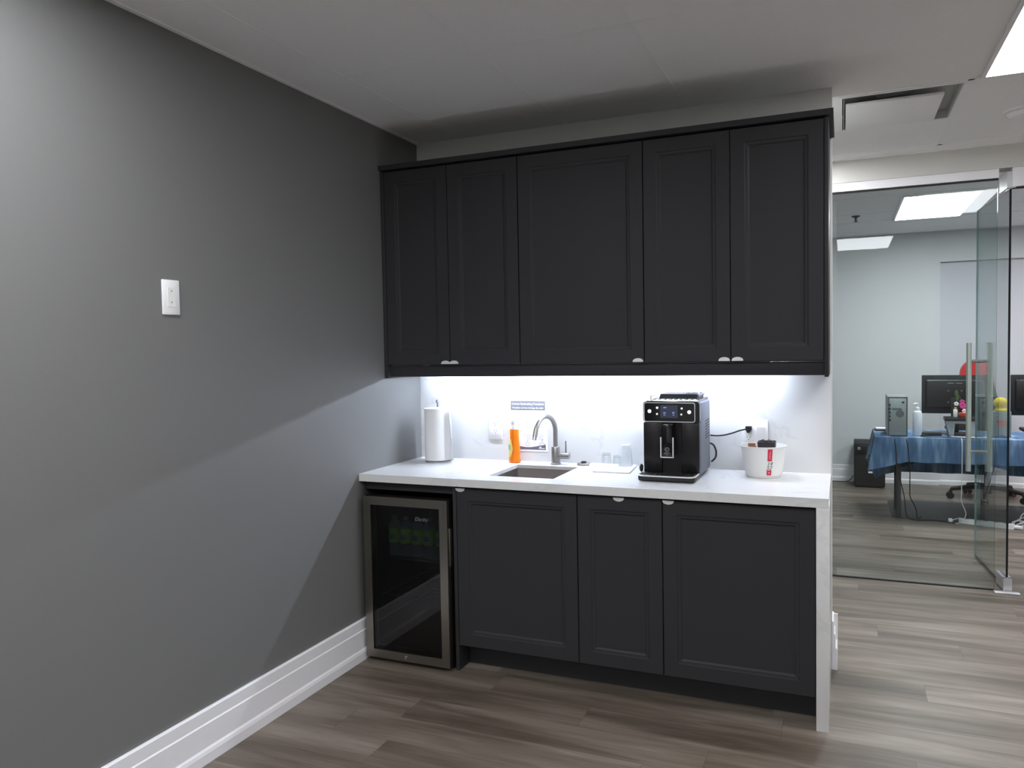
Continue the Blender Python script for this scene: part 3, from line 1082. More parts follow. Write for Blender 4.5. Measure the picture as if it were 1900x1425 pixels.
for z in (0.068, 0.082, 0.096):
    rg = [bm.verts.new((sx + 0.0330 * sin(a), sy - 0.0330 * 0.76 * cos(a), CT + z)) for a in (-1.3, -1.0, -0.7, -0.45)]
    if prev:
        for k in range(3):
            bm.faces.new((prev[k], prev[k + 1], rg[k + 1], rg[k]))
    prev = rg
obj('label_print', bm, P('teal_label_print', (120, 190, 170), 0.4), lab)

# poster on the backsplash
YB = -0.0205
t = thing('handwashing_poster', 'white handwashing instruction sheet with grey banner on the backsplash', 'poster', (0.647, YB, 0.968))
bm = NB(); box(bm, (0.537, YB - 0.0008, 0.968), (0.759, YB, 1.252))
obj('sheet', bm, M_PAPER, t, flat=True)
M_BAN = P('grey_banner', (112, 112, 120), 0.6, var=0.03)
bm = NB(); box(bm, (0.551, YB - 0.0012, 1.186), (0.747, YB - 0.0008, 1.236))
ban = obj('banner', bm, M_BAN, t, flat=True)
bm = text_mesh('Correct Handwashing Procedures', 0.0165, (0.649, YB - 0.0014, 1.2145), (1, 0, 0), (0, 0, 1), 0.0002, 0, 'CENTER', 0.80)
join(bm, text_mesh('Procédure correcte de lavage des mains', 0.0145, (0.649, YB - 0.0014, 1.1945), (1, 0, 0), (0, 0, 1), 0.0002, 0, 'CENTER', 0.75))
obj('banner_lettering', bm, M_WHITEP, ban, flat=True)
for i, (nx, nz) in enumerate(((0.561, 1.158), (0.627, 1.157), (0.695, 1.156), (0.628, 1.046), (0.695, 1.045))):
    bm = text_mesh(str(i + 1), 0.022, (nx, YB - 0.001, nz), (1, 0, 0), (0, 0, 1), 0.0002)
    for k in range(3 if i < 3 else 4):
        box(bm, (nx + 0.010, YB - 0.0011, nz + 0.011 - 0.008 * k), (nx + 0.036 + 0.008 * (k % 2), YB - 0.0008, nz + 0.014 - 0.008 * k))
    obj('step_text', bm, P('pale_print', (186, 189, 200), 0.7), t, flat=True)
for (ix, iz, s) in ((0.648, 1.105, 1.0), (0.712, 1.105, 0.9), (0.645, 1.006, 0.8), (0.727, 1.003, 1.1), (0.585, 1.105, 1.0)):
    n = 18; bm = NB()
    A = [bm.verts.new((ix + s * 0.016 * cos(2 * pi * k / n), YB - 0.001, iz + s * 0.013 * sin(2 * pi * k / n))) for k in range(n)]
    B = [bm.verts.new((ix + s * 0.0125 * cos(2 * pi * k / n), YB - 0.001, iz + s * 0.0095 * sin(2 * pi * k / n))) for k in range(n)]
    skin(bm, A, B)
    bm.faces.new([bm.verts.new((ix + a, YB - 0.001, iz + c)) for a, c in ((-0.004 * s, 0.018 * s), (0.004 * s, 0.018 * s), (0.002 * s, 0.034 * s))])
    obj('step_picture', bm, P('pale_print2', (172, 176, 188), 0.7), t, flat=True)
bm = NB()
top = [(0.551 + 0.196 * k / 24, 0.9955 + 0.0075 * sin(2.1 + 5.2 * k / 24) + 0.004 * (k / 24)) for k in range(25)]
prism(bm, [(0.551, 0.978), (0.747, 0.978)] + top[::-1], 'xz', YB - 0.0012, YB - 0.0008)
foot = obj('footer_wave', bm, P('footer_grey', (92, 94, 112), 0.6), t, flat=True)
bm = NB(); box(bm, (0.708, YB - 0.0015, 0.983), (0.742, YB - 0.0012, 0.9865)); prism(bm, rrect(0.012, 0.006, 0.0029, 4, 0.717, 0.9915), 'xz', YB - 0.0015, YB - 0.0012)
obj('footer_logo', bm, M_WHITEP, foot, flat=True)


# outlets and switches
def on_wall(o3, wall):
    return o3
def duplex(par, smat, cx_, cz_, y, s=1.0):
    bm_face = NB()
    prism(bm_face, rrect(0.033 * s, 0.067 * s, 0.004, 4, cx_, cz_), 'xz', y - 0.0065, y - 0.004)
    rc = obj('receptacle', bm_face, M_WHITEM, par)
    for dz in (0.0195, -0.0195):
        for dx_, hh in ((-0.0065, 0.008), (0.0065, 0.0065)):
            b2 = NB(); box(b2, (cx_ + dx_ - 0.0011, y - 0.0069, cz_ + dz + 0.001), (cx_ + dx_ + 0.0011, y - 0.0064, cz_ + dz + 0.001 + hh))
            obj('slot', b2, smat, rc)
        b2 = NB(); cyl(b2, (cx_, y - 0.0064, cz_ + dz - 0.006), (cx_, y - 0.0069, cz_ + dz - 0.006), 0.0024, seg=10)
        obj('earth_hole', b2, smat, rc)
t = thing('wall_outlet', 'white double outlet on the backsplash left of the poster', 'outlet', (0.460, -0.02, 1.09))
bm = NB(); box(bm, (0.421, -0.0255, 1.026), (0.500, -0.0201, 1.152), 0.002)
obj('cover_plate', bm, M_WHITEP, t)
duplex(t, M_GREYD, 0.4605, 1.089, -0.02)

t = thing('wall_outlet', 'white double-width plate with outlet and rocker switch behind the bucket', 'outlet', (1.799, -0.02, 1.09))
bm = NB(); box(bm, (1.741, -0.0255, 1.026), (1.861, -0.0201, 1.155), 0.002)
obj('cover_plate', bm, M_WHITEP, t)
duplex(t, M_INK, 1.774, 1.090, -0.02)
bm = NB(); prism(bm, [(-0.0255, 1.057), (-0.031, 1.123), (-0.0255, 1.1235)], 'yz', 1.8115, 1.845)
obj('rocker', bm, M_WHITEM, t)

t = thing('wall_plate', 'small white wall plate alone on the dark grey wall', 'wall plate', (0.0, -1.767, 1.652))
bm = NB(); box(bm, (0.0001, -1.805, 1.653), (0.007, -1.729, 1.776), 0.003)
obj('cover_plate', bm, M_WHITEP, t)
bm = NB(); prism(bm, rrect(0.033, 0.067, 0.003, 4, -1.767, 1.7145), 'yz', 0.0069, 0.0082)
obj('insert', bm, M_WHITEM, t)
for z in (1.736, 1.697):
    bm = NB(); cyl(bm, (0.0081, -1.767, z), (0.0089, -1.767, z), 0.003, seg=12)
    obj('screw', bm, M_GREYL, t)

# coffee machine
cx0, cx1, cyf, cyb, cz1 = 1.350, 1.602, -0.36, -0.06, 1.262
t = thing('coffee_machine', 'black automatic coffee machine with touch display on the counter', 'coffee machine', ((cx0 + cx1) / 2, -0.22, CT))
M_CFRONT = P('black_steel_front', (34, 33, 35), 0.34, 0.55, var=0.1, scale=60, stretch=(1, 1, 0.05))
M_CSIDE = P('grey_machine_side', (108, 111, 121), 0.42, 0.25, var=0.04)
bm = NB()
box(bm, (cx0 + 0.004, cyf + 0.03, CT + 0.012), (cx1 - 0.001, cyb, cz1 - 0.002), 0.012, 3)
body = obj('housing', bm, M_CSIDE, t)
bm = NB()
for k in range(7):
    z = 1.085 + 0.013 * k
    a = 0.0
    tube(bm, [(cx1 - 0.0005, -0.20, z), (cx1 - 0.0005, -0.105, z + 0.004)], 0.0022, 6)
obj('side_vent', bm, M_BLACKM, body)
# front
zm = 1.170
bm = NB()
box(bm, (cx0, cyf, CT + 0.028), (cx0 + 0.084, cyf + 0.034, zm - 0.002), 0.004)
box(bm, (cx0 + 0.170, cyf, CT + 0.028), (cx1 - 0.002, cyf + 0.034, zm - 0.002), 0.004)
box(bm, (cx0 + 0.084, cyf + 0.012, CT + 0.028), (cx0 + 0.170, cyf + 0.034, zm - 0.002))
box(bm, (cx0 + 0.001, cyf - 0.0008, 1.1235), (cx0 + 0.083, cyf + 0.002, 1.1255))
obj('front_panel', bm, M_CFRONT, t)
bm = NB(); prism(bm, rrect(cx1 - cx0, cz1 - zm, 0.012, 5, (cx0 + cx1) / 2, (cz1 + zm) / 2), 'xz', cyf - 0.001, cyf + 0.036)
cp = obj('control_panel', bm, M_BLACKG, t)
bm = NB()
o_ = rrect(cx1 - cx0 - 0.022, cz1 - zm - 0.004, 0.010, 5, (cx0 + cx1) / 2 - 0.008, (cz1 + zm) / 2 - 0.001)
i_ = rrect(cx1 - cx0 - 0.028, cz1 - zm - 0.010, 0.008, 5, (cx0 + cx1) / 2 - 0.008, (cz1 + zm) / 2 - 0.001)
L = [[bm.verts.new((x, y, z)) for x, z in p] for p, y in ((o_, cyf - 0.001), (o_, cyf - 0.004), (i_, cyf - 0.004), (i_, cyf - 0.001))]
for a in range(3):
    skin(bm, L[a], L[a + 1])
obj('chrome_rim', bm, M_RIM, cp)
scx = 1.467
bm = NB(); box(bm, (scx - 0.039, cyf - 0.0022, 1.190), (scx + 0.039, cyf - 0.001, 1.247))
scr = obj('display', bm, P('display_glow', (34, 38, 50), 0.2, emit=(78, 84, 108), es=0.28), cp, flat=True)
for a, c, ww, hh in ((-0.020, 1.212, 0.011, 0.0045), (-0.020, 1.203, 0.009, 0.003), (0.020, 1.213, 0.009, 0.006), (0.020, 1.203, 0.007, 0.003), (-0.018, 1.236, 0.014, 0.004)):
    bm = NB(); box(bm, (scx + a - ww / 2, cyf - 0.0027, c - hh / 2), (scx + a + ww / 2, cyf - 0.0022, c + hh / 2))
    obj('display_icon', bm, P('icon_glow', (130, 140, 200), 0.4, emit=(150, 165, 245), es=0.4), cp, flat=True)
M_BTN = P('button_white', (235, 235, 235), 0.4, emit=(255, 255, 255), es=0.5)
for (bx_, bz_, rr) in ((1.379, 1.219, 0.0085), (1.414, 1.235, 0.0055), (1.413, 1.207, 0.0045), (1.524, 1.233, 0.0045), (1.522, 1.206, 0.0042), (1.557, 1.217, 0.0085)):
    bm = NB(); cyl(bm, (bx_, cyf - 0.001, bz_), (bx_, cyf - 0.0025, bz_), rr, seg=16)
    obj('touch_button', bm, M_BTN, cp)
# spout
bm = NB(); box(bm, (1.444, cyf - 0.05, 1.022), (1.490, cyf + 0.012, 1.165), 0.004)
sp_ = obj('coffee_spout', bm, M_BLACKG, t)
bm = NB()
for x in (1.437, 1.491):
    box(bm, (x + 0.0005, cyf - 0.056, 1.017), (x + 0.0055, cyf - 0.047, 1.108), 0.001)
box(bm, (1.437, cyf - 0.056, 1.017), (1.497, cyf - 0.047, 1.021), 0.001)
obj('spout_frame', bm, M_RIM, sp_)
bm = NB(); n = 20
ya = cyf - 0.0505
A = [bm.verts.new((1.467 + 0.0105 * cos(2 * pi * k / n), ya, 1.053 + 0.0105 * sin(2 * pi * k / n))) for k in range(n)]
B = [bm.verts.new((1.467 + 0.0085 * cos(2 * pi * k / n), ya, 1.053 + 0.0085 * sin(2 * pi * k / n))) for k in range(n)]
skin(bm, A, B)
for k in (-1, 0, 1):
    tube(bm, [(1.463 + 0.004 * k, ya, 1.0475), (1.466 + 0.004 * k, ya, 1.053), (1.463 + 0.004 * k, ya, 1.0585)], 0.0006, 5)
join(bm, text_mesh('saeco', 0.0125, (1.467, ya - 0.0003, 1.0345), (1, 0, 0), (0, 0, 1), 0.0002))
box(bm, (1.461, ya - 0.0006, 1.0295), (1.473, ya, 1.0305))
obj('spout_emblem', bm, P('emblem_silver', (150, 152, 156), 0.4, 0.5), sp_, flat=True)
# drip tray
bm = NB(); box(bm, (cx0 - 0.004, -0.462, CT + 0.003), (cx1 - 0.006, cyf + 0.03, CT + 0.028), 0.008, 3)
tr = obj('drip_tray', bm, M_BLACK, t)
bm = NB()
pts = [(cx0 - 0.004, cyf, CT + 0.027), (cx0 - 0.005, -0.44, CT + 0.027), (cx0 + 0.004, -0.460, CT + 0.0265), (cx0 + 0.02, -0.4645, CT + 0.026),
       (cx1 - 0.03, -0.4645, CT + 0.026), (cx1 - 0.014, -0.460, CT + 0.0265), (cx1 - 0.006, -0.44, CT + 0.027), (cx1 - 0.006, cyf, CT + 0.027)]
tube(bm, pts, 0.0035, 8)
obj('tray_rim', bm, M_RIM, tr)
bm = NB()
for k in range(10):
    x = cx0 + 0.02 + 0.0235 * k
    box(bm, (x, -0.445, CT + 0.0275), (x + 0.006, cyf - 0.005, CT + 0.030))
for y in (-0.43, -0.38):
    box(bm, (cx0 + 0.012, y, CT + 0.0265), (cx1 - 0.02, y + 0.004, CT + 0.029))
obj('drip_grid', bm, M_BLACKM, tr)
bm = NB(); sphere(bm, (cx0 - 0.004, cyf - 0.03, CT + 0.05), (0.009, 0.016, 0.018), 14, 10)
obj('tray_button', bm, M_BLACK, t)
# top: cup warmer and bean hopper
bm = NB()
box(bm, (cx0 + 0.012, cyf + 0.01, cz1 - 0.004), (cx1 - 0.008, cyb - 0.005, cz1 + 0.006), 0.003)
for k in range(9):
    x = cx0 + 0.03 + 0.024 * k
    box(bm, (x, cyf + 0.02, cz1 + 0.006), (x + 0.009, cyf + 0.12, cz1 + 0.010), 0.001)
obj('cup_warmer', bm, M_CHROME, t)
bm = NB()
lo_ = [(cx0 + 0.045, -0.235), (cx1 - 0.03, -0.235), (cx1 - 0.03, -0.075), (cx0 + 0.045, -0.075)]
hi2 = [(cx0 + 0.050, -0.225), (cx1 - 0.022, -0.225), (cx1 - 0.022, -0.08), (cx0 + 0.050, -0.08)]
A = [bm.verts.new((x, y, cz1 + 0.005)) for x, y in lo_]; B = [bm.verts.new((x, y, cz1 + 0.027)) for x, y in hi2]
skin(bm, A, B); bm.faces.new(A[::-1]); bm.faces.new(B)
obj('bean_hopper', bm, M_BLACK, t, flat=True)
bm = NB(); sphere(bm, (1.535, -0.15, cz1 + 0.028), (0.045, 0.05, 0.014), 24, 10)
obj('hopper_lid', bm, glass('smoked_lid', (0.6, 0.6, 0.7), 0.08, 0.05, 0.3, (170, 170, 190)), t)
bm = NB(); tube(bm, [(cx0 + 0.030, cyf + 0.025, cz1 + 0.010), (cx0 + 0.030, cyf + 0.025, cz1 + 0.024), (cx0 + 0.030, -0.10, cz1 + 0.026)], 0.0025, 8)
obj('cup_rail', bm, M_CHROME, t)
bm = NB(); tube(bm, [(cx1 - 0.018, cyf + 0.06, cz1 + 0.008), (cx1 - 0.018, cyf + 0.065, cz1 + 0.024), (cx1 - 0.018, -0.09, cz1 + 0.026)], 0.004, 8)
obj('cup_rail', bm, M_CHROME, t)

mach = t
bm = NB()
pl = [(cx1 + 0.002, -0.075, 1.085), (1.63, -0.062, 1.082), (1.665, -0.056, 1.085), (1.70, -0.052, 1.094), (1.735, -0.05, 1.107), (1.765, -0.047, 1.115)]
tube(bm, smooth(pl), 0.0038, 10)
pc = obj('power_cord', bm, M_BLACKM, mach)
bm = NB(); prism(bm, [(1.762, 1.128), (1.790, 1.128), (1.790, 1.112), (1.780, 1.098), (1.770, 1.098), (1.762, 1.112)], 'xz', -0.054, -0.0275)
obj('plug', bm, M_BLACK, pc)
bm = NB()
tube(bm, smooth([(cx1 - 0.006, -0.055, 1.045), (1.614, -0.046, 1.035), (1.6255, -0.044, 1.005), (1.6225, -0.046, 0.975), (1.604, -0.054, 0.955)]), 0.0042, 10)
obj('cord_slack', bm, M_BLACKM, mach)

# bucket with sachets and stirrers
kx, ky = 1.853, -0.165
t = thing('bucket', 'white tapered bucket with red and black print on the counter', 'bucket', (kx, ky, CT))
bm = NB(); lathe(bm, [(0.070, 0.0), (0.073, 0.003), (0.074, 0.010), (0.0790, 0.012), (0.0985, 0.136), (0.1005, 0.138), (0.1005, 0.142), (0.0975, 0.142), (0.0765, 0.016), (0.02, 0.014)], (kx, ky, CT), 56)
obj('tub', bm, M_WHITEM, t)
def wrap(bm, th0, th1, z0, z1, dr, mi=0, n=4, m=3):
    prev = None
    for j in range(m + 1):
        z = z0 + (z1 - z0) * j / m
        r = 0.0790 + (z - 0.012) * (0.0985 - 0.0790) / 0.124 + dr
        rg = [bm.verts.new((kx + r * sin(th0 + (th1 - th0) * k / n), ky - r * cos(th0 + (th1 - th0) * k / n), CT + z)) for k in range(n + 1)]
        if prev:
            for k in range(n):
                bm.faces.new((prev[k], prev[k + 1], rg[k + 1], rg[k])).material_index = mi
        prev = rg
bm = NB(); wrap(bm, 0.275, 0.495, 0.080, 0.134, 0.0005)
rs_ = obj('red_stripe', bm, P('red_print', (196, 30, 52), 0.4), t)
bm = NB(); wrap(bm, 0.245, 0.50, 0.016, 0.039, 0.0005)
rq_ = obj('red_square', bm, P('red_print', (196, 30, 52), 0.4), t)
def wrap_text(body, size, th, z, it=0.0, rot=False):
    ux, uy = ((1, 0, 0), (0, 0, 1)) if not rot else ((0, 0, 1), (-1, 0, 0))
    b2 = text_mesh(body, size, (0, 0, z), ux, uy, 0.0002, it)
    for v in b2.verts:
        x, zz = v.co.x, v.co.z
        r = 0.0790 + (zz - 0.012) * (0.0985 - 0.0790) / 0.124 + 0.001
        a = th + x / r
        v.co = Vector((kx + r * sin(a), ky - r * cos(a), CT + zz))
    return b2
bm = wrap_text('14', 0.025, 0.375, 0.0605, 0.3); join(bm, wrap_text('52', 0.025, 0.36, 0.0415, 0.3))
obj('number_print', bm, M_INK, t, flat=True)
bm = NB()
for k in range(4):
    z = 0.088 + 0.010 * k
    wrap(bm, 0.385, 0.415, z, z + 0.007, 0.0009, n=2, m=1)
wrap(bm, 0.345, 0.36, 0.092, 0.118, 0.0009, n=1, m=2)
obj('stripe_script', bm, P('pink_print', (235, 150, 165), 0.5), rs_)
bm = NB(); wrap(bm, 0.34, 0.41, 0.0235, 0.0315, 0.0009, n=3, m=1)
obj('square_mark', bm, P('pink_print', (235, 150, 165), 0.5), rq_)

t = thing('stirrer_holder', 'dark square holder packed with thin stir sticks, standing in the white bucket', 'stirrer holder', (1.868, -0.168, CT + 0.0165))
bm = NB()
q0 = [(1.838, -0.196), (1.898, -0.196), (1.898, -0.140), (1.838, -0.140)]; q1 = [(1.830, -0.204), (1.906, -0.204), (1.906, -0.132), (1.830, -0.132)]
A = [bm.verts.new((x, y, CT + 0.0165)) for x, y in q0]; B = [bm.verts.new((x, y, CT + 0.158)) for x, y in q1]
skin(bm, A, B); bm.faces.new(A[::-1]); bm.faces.new(B)
obj('cup', bm, P('dark_brown_plastic', (38, 28, 30), 0.5, var=0.3, scale=200, stretch=(1, 1, 0.05)), t, flat=True)
bm = NB()
for i in range(11):
    for j in range(6):
        x, y = 1.835 + 0.0066 * i + random.uniform(-.001, .001), -0.198 + 0.0115 * j + random.uniform(-.001, .001)
        box(bm, (x - 0.0018, y - 0.0018, CT + 0.150), (x + 0.0018, y + 0.0018, CT + 0.158 + random.choice((0.001, 0.002, 0.004, 0.007))))
s_ = obj('stir_stick', bm, M_BLACKM, t, flat=True); s_['kind'] = 'stuff'
for i, (x, y, a, lb) in enumerate(((1.800, -0.175, 0.12, 'brown sugar sachet leaning at the left rim of the white bucket'), (1.803, -0.140, -0.1, 'brown sugar sachet just right of the leftmost one in the white bucket'), (1.815, -0.200, 0.1, 'brown sugar sachet next to the dark stirrer holder in the white bucket'))):
    bm = NB(); ca, sa = cos(a), sin(a)
    box(bm, (-0.012, -0.0025, 0), (0.012, 0.0025, 0.132 - 0.004 * i), 0.002)
    for v in bm.verts:
        xx, zz = v.co.x, v.co.z
        v.co = Vector((x + xx * ca - (zz - 0.05) * 0.12 * sa, y + v.co.y + xx * sa * 0.3, CT + 0.0175 + zz))
    tag(obj('sugar_sachet', bm, P('kraft_paper', (140, 98, 66), 0.8, var=0.15), loc=(x, y, CT + 0.0175)), lb, 'sachet', 'sachets in the white bucket')

# tray with glasses
bm = NB()
q = [(0.985, -0.015 - 0.02), (1.085, -0.285), (1.262, -0.278), (1.238, -0.035)]
A = [bm.verts.new((x, y, CT + 0.0005)) for x, y in q]; B = [bm.verts.new((x, y, CT + 0.007)) for x, y in q]
skin(bm, A, B); bm.faces.new(A[::-1]); bm.faces.new(B)
tag(obj('drying_mat', bm, P('white_mat', (246, 246, 243), 0.8, var=0.02, scale=200, bump=0.3), loc=(1.14, -0.15, CT)), 'thin white drying mat under the upturned glasses', 'mat')
GZ = CT + 0.0075
def tumbler(x, y, r0, r1, h, label, mat, group):
    """upturned tumbler: rim down, thick base on top"""
    t = thing('tumbler', label, 'glass', (x, y, GZ), group)
    bm = NB()
    lathe(bm, [(r0 - 0.0015, 0.0), (r0, 0.0), (r1, h - 0.003), (r1 - 0.003, h)], (x, y, GZ), 32, cap0=False)
    lathe(bm, [(r0 - 0.0015, 0.0), (r1 - 0.0018, h - 0.012), (0.004, h - 0.012)], (x, y, GZ), 32, cap0=False)
    obj('wall', bm, mat, t)
    bm = NB(); lathe(bm, [(r1 - 0.0022, h - 0.0118), (r1 - 0.0018, h - 0.0035)], (x, y, GZ), 32)
    obj('thick_base', bm, mat, t)
tumbler(1.104, -0.118, 0.0255, 0.0215, 0.066, 'small clear shot glass upturned on the mat, nearer the faucet', M_GLASSC, 'glasses drying on the mat')
tumbler(1.168, -0.150, 0.0225, 0.0185, 0.062, 'small clear shot glass upturned in front of the tall tumbler', M_GLASSC, 'glasses drying on the mat')
tumbler(1.192, -0.085, 0.036, 0.0275, 0.108, 'tall bluish tumbler upturned at the back of the mat', M_FROST, 'glasses drying on the mat')

# ------------------------------------------------------------------ office behind the glass
TZ = 0.71
TX0, TX1, TY0, TY1 = 2.44, 4.30, 3.44, 4.12
t = thing('folding_table', 'folding table with dark steel legs under the blue cloth', 'table', ((TX0 + TX1) / 2, 3.78, 0))
bm = NB(); box(bm, (TX0 + 0.01, TY0 + 0.01, TZ - 0.045), (TX1 - 0.01, TY1 - 0.01, TZ - 0.006), 0.006)
obj('tabletop', bm, M_GREYL, t)
for lx in (2.63, 4.10):
    for ly in (3.58, 3.98):
        bm = NB(); cyl(bm, (lx, ly, 0.0035), (lx, ly, TZ - 0.045), 0.0165, seg=14)
        obj('leg', bm, M_GREYD, t)
    bm = NB(); cyl(bm, (lx, 3.58, 0.30), (lx, 3.98, 0.30), 0.012, seg=10)
    obj('stretcher', bm, M_GREYD, t)
    s = 1 if lx < 3.3 else -1
    bm = NB(); tube(bm, [(lx, 3.60, 0.44), (lx + s * 0.22, 3.66, 0.52), (lx + s * 0.40, 3.75, TZ - 0.045)], 0.012, 10)
    obj('brace', bm, M_BLACKM, t)

def tablecloth():
    bm = NB()
    nx, ny = 46, 18
    per = []
    for k in range(nx): per.append((TX0 + (TX1 - TX0) * k / nx, TY0, 0, -1))
    for k in range(ny): per.append((TX1, TY0 + (TY1 - TY0) * k / ny, 1, 0))
    for k in range(nx): per.append((TX1 - (TX1 - TX0) * k / nx, TY1, 0, 1))
    for k in range(ny): per.append((TX0, TY1 - (TY1 - TY0) * k / ny, -1, 0))
    n = len(per)
    corners = [Vector(c) for c in ((TX0, TY0), (TX1, TY0), (TX1, TY1), (TX0, TY1))]
    rings_ = []
    top = [bm.verts.new((x, y, TZ)) for x, y, _, _ in per]
    rings_.append(top)
    for lev in range(1, 8):
        s = lev / 7
        rg = []
        for i, (x, y, a, c) in enumerate(per):
            dc = min((Vector((x, y)) - k).length for k in corners)
            cw = max(0.0, 1 - dc / 0.22)
            hang = {(0, -1): 0.20, (1, 0): 0.25, (0, 1): 0.39, (-1, 0): 0.21}[(a, c)] + 0.085 * cw
            k0 = min(corners, key=lambda q: (Vector((x, y)) - q).length)
            out = Vector((a, c)) * (1 - cw) + (k0 - Vector(((TX0 + TX1) / 2, (TY0 + TY1) / 2))).normalized() * cw
            arc = i * 0.04
            rip = 0.012 * sin(arc * 21) + 0.008 * sin(arc * 34 + 1.3) + 0.02 * cw * sin(arc * 40)
            amp = 0.006 + s * (0.016 + rip + 0.035 * cw)
            rg.append(bm.verts.new((x + out.x * amp, y + out.y * amp, TZ - hang * s - 0.004)))
        rings_.append(rg)
    for a, c in zip(rings_, rings_[1:]):
        skin(bm, a, c)
    bm.faces.new(top)
    return bm
tag(obj('tablecloth', tablecloth(), M_CLOTH, loc=(3.3, 3.78, TZ)), 'blue tie-dyed cloth draped over the office table', 'tablecloth')

def on(z=TZ):
    return z + 0.0015
ZT = TZ + 0.0015
# silver tower
x0, x1, y0, y1, z1 = 2.535, 2.690, 3.50, 3.86, 1.052
t = thing('computer_tower', 'silver desktop computer tower with its back panel facing us, on the blue cloth', 'computer', ((x0 + x1) / 2, 3.68, ZT))
bm = NB(); box(bm, (x0, y0, ZT), (x1, y1, z1), 0.004)
obj('case', bm, M_GREYP, t)
bm = NB(); box(bm, (x0 + 0.012, y0 - 0.003, ZT + 0.012), (x1 - 0.008, y0, z1 - 0.012), 0.002)
bp_ = obj('back_panel', bm, P('tower_back', (150, 157, 158), 0.4, 0.4, var=0.15, scale=60), t)
bm = NB(); box(bm, (x0 + 0.035, y0 - 0.005, z1 - 0.115), (x1 - 0.045, y0 - 0.003, z1 - 0.10)); cyl(bm, (x0 + 0.095, y0 - 0.003, 0.905), (x0 + 0.095, y0 - 0.006, 0.905), 0.032, seg=24)
obj('fan_grille', bm, P('grille_grey', (96, 101, 103), 0.5), bp_)
bm = NB()
slab_hole(bm, x0 + 0.006, x1 - 0.003, ZT + 0.006, z1 - 0.006, 0, 1, [(x0 + 0.013, x1 - 0.010, ZT + 0.012, z1 - 0.014)])
for v in bm.verts:
    v.co = Vector((v.co.x, y0 - 0.0045 if v.co.z < 0.5 else y0 - 0.001, v.co.y))
obj('rim', bm, M_GREYD, bp_, flat=True)
for k in range(5):
    bm = NB(); box(bm, (x0 + 0.012, y0 - 0.0055, 0.84 + 0.032 * k), (x0 + 0.024, y0 - 0.003, 0.86 + 0.032 * k)); obj('port', bm, M_BLACKM, bp_)
bm = NB(); box(bm, (x0 + 0.11, y0 - 0.006, 0.995), (x0 + 0.128, y0 - 0.003, 1.008))
obj('port', bm, M_BLACKM, bp_)
for k in range(5):
    bm = NB(); box(bm, (x0 + 0.035, y0 - 0.005, 0.735 + 0.014 * k), (x1 - 0.025, y0 - 0.003, 0.742 + 0.014 * k))
    obj('slot_cover', bm, M_GREYP, bp_)

# pump bottle
t = thing('pump_bottle', 'translucent white pump bottle standing beside the silver tower', 'bottle', (2.772, 3.62, ZT))
bm = NB(); lathe(bm, [(0.034, 0), (0.037, 0.005), (0.037, 0.185), (0.030, 0.205), (0.014, 0.214), (0.014, 0.22)], (2.772, 3.62, ZT), 28)
obj('body', bm, P('milky_plastic', (214, 218, 226), 0.3, var=0.03), t)
bm = NB(); lathe(bm, [(0.016, 0.22), (0.016, 0.24), (0.006, 0.244), (0.005, 0.268), (0.009, 0.27), (0.009, 0.278)], (2.772, 3.62, ZT), 20)
tube(bm, [(2.772, 3.62, ZT + 0.274), (2.75, 3.61, ZT + 0.273), (2.742, 3.606, ZT + 0.266)], 0.005, 8)
obj('pump', bm, M_WHITEP, t)

def monitor(x0, x1, yc, z0, z1, label):
    t = thing('monitor', label, 'monitor', ((x0 + x1) / 2, yc, ZT), 'black monitors on the office table')
    bm = NB(); box(bm, (x0, yc, z0), (x1, yc + 0.03, z1), 0.004)
    obj('panel', bm, M_BLACKM, t)
    bm = NB(); box(bm, (x0 + 0.03, yc - 0.022, z0 + 0.05), (x1 - 0.03, yc, z1 - 0.04), 0.012, 3)
    sh = obj('back_shell', bm, M_BLACK, t)
    xm = (x0 + x1) / 2
    bm = NB(); box(bm, (x0 + 0.06, yc - 0.024, z1 - 0.047), (x1 - 0.06, yc - 0.021, z1 - 0.043)); obj('trim_line', bm, M_GREYL, sh)
    for sx_ in (-0.05, 0.05):
        for sz in (0.10, 0.20):
            bm = NB(); cyl(bm, (xm + sx_, yc - 0.0215, z0 + sz), (xm + sx_, yc - 0.0235, z0 + sz), 0.006, seg=10); obj('mount_screw', bm, M_GREYL, sh)
    for a in (-0.055, 0.008):
        bm = NB(); box(bm, (xm + a, yc - 0.024, z1 - 0.072), (xm + a + 0.047, yc - 0.021, z1 - 0.066)); obj('vent_slot', bm, M_GREYL, sh)
    bm = NB(); box(bm, (xm - 0.03, yc - 0.03, ZT + 0.012), (xm + 0.03, yc - 0.021, z0 + 0.14), 0.003)
    obj('stand_neck', bm, M_BLACKM, t)
    bm = NB(); lathe(bm, [(0.13, 0), (0.13, 0.006), (0.10, 0.012)], (xm, yc - 0.02, ZT), 36)
    obj('stand_base', bm, M_BLACK, t)
monitor(2.826, 3.33, 3.87, 0.882, 1.217, 'black monitor seen from behind, left of the steel door handle')
monitor(3.50, 4.04, 3.90, 0.872, 1.217, 'black monitor cut off at the edge, beyond the glass door')

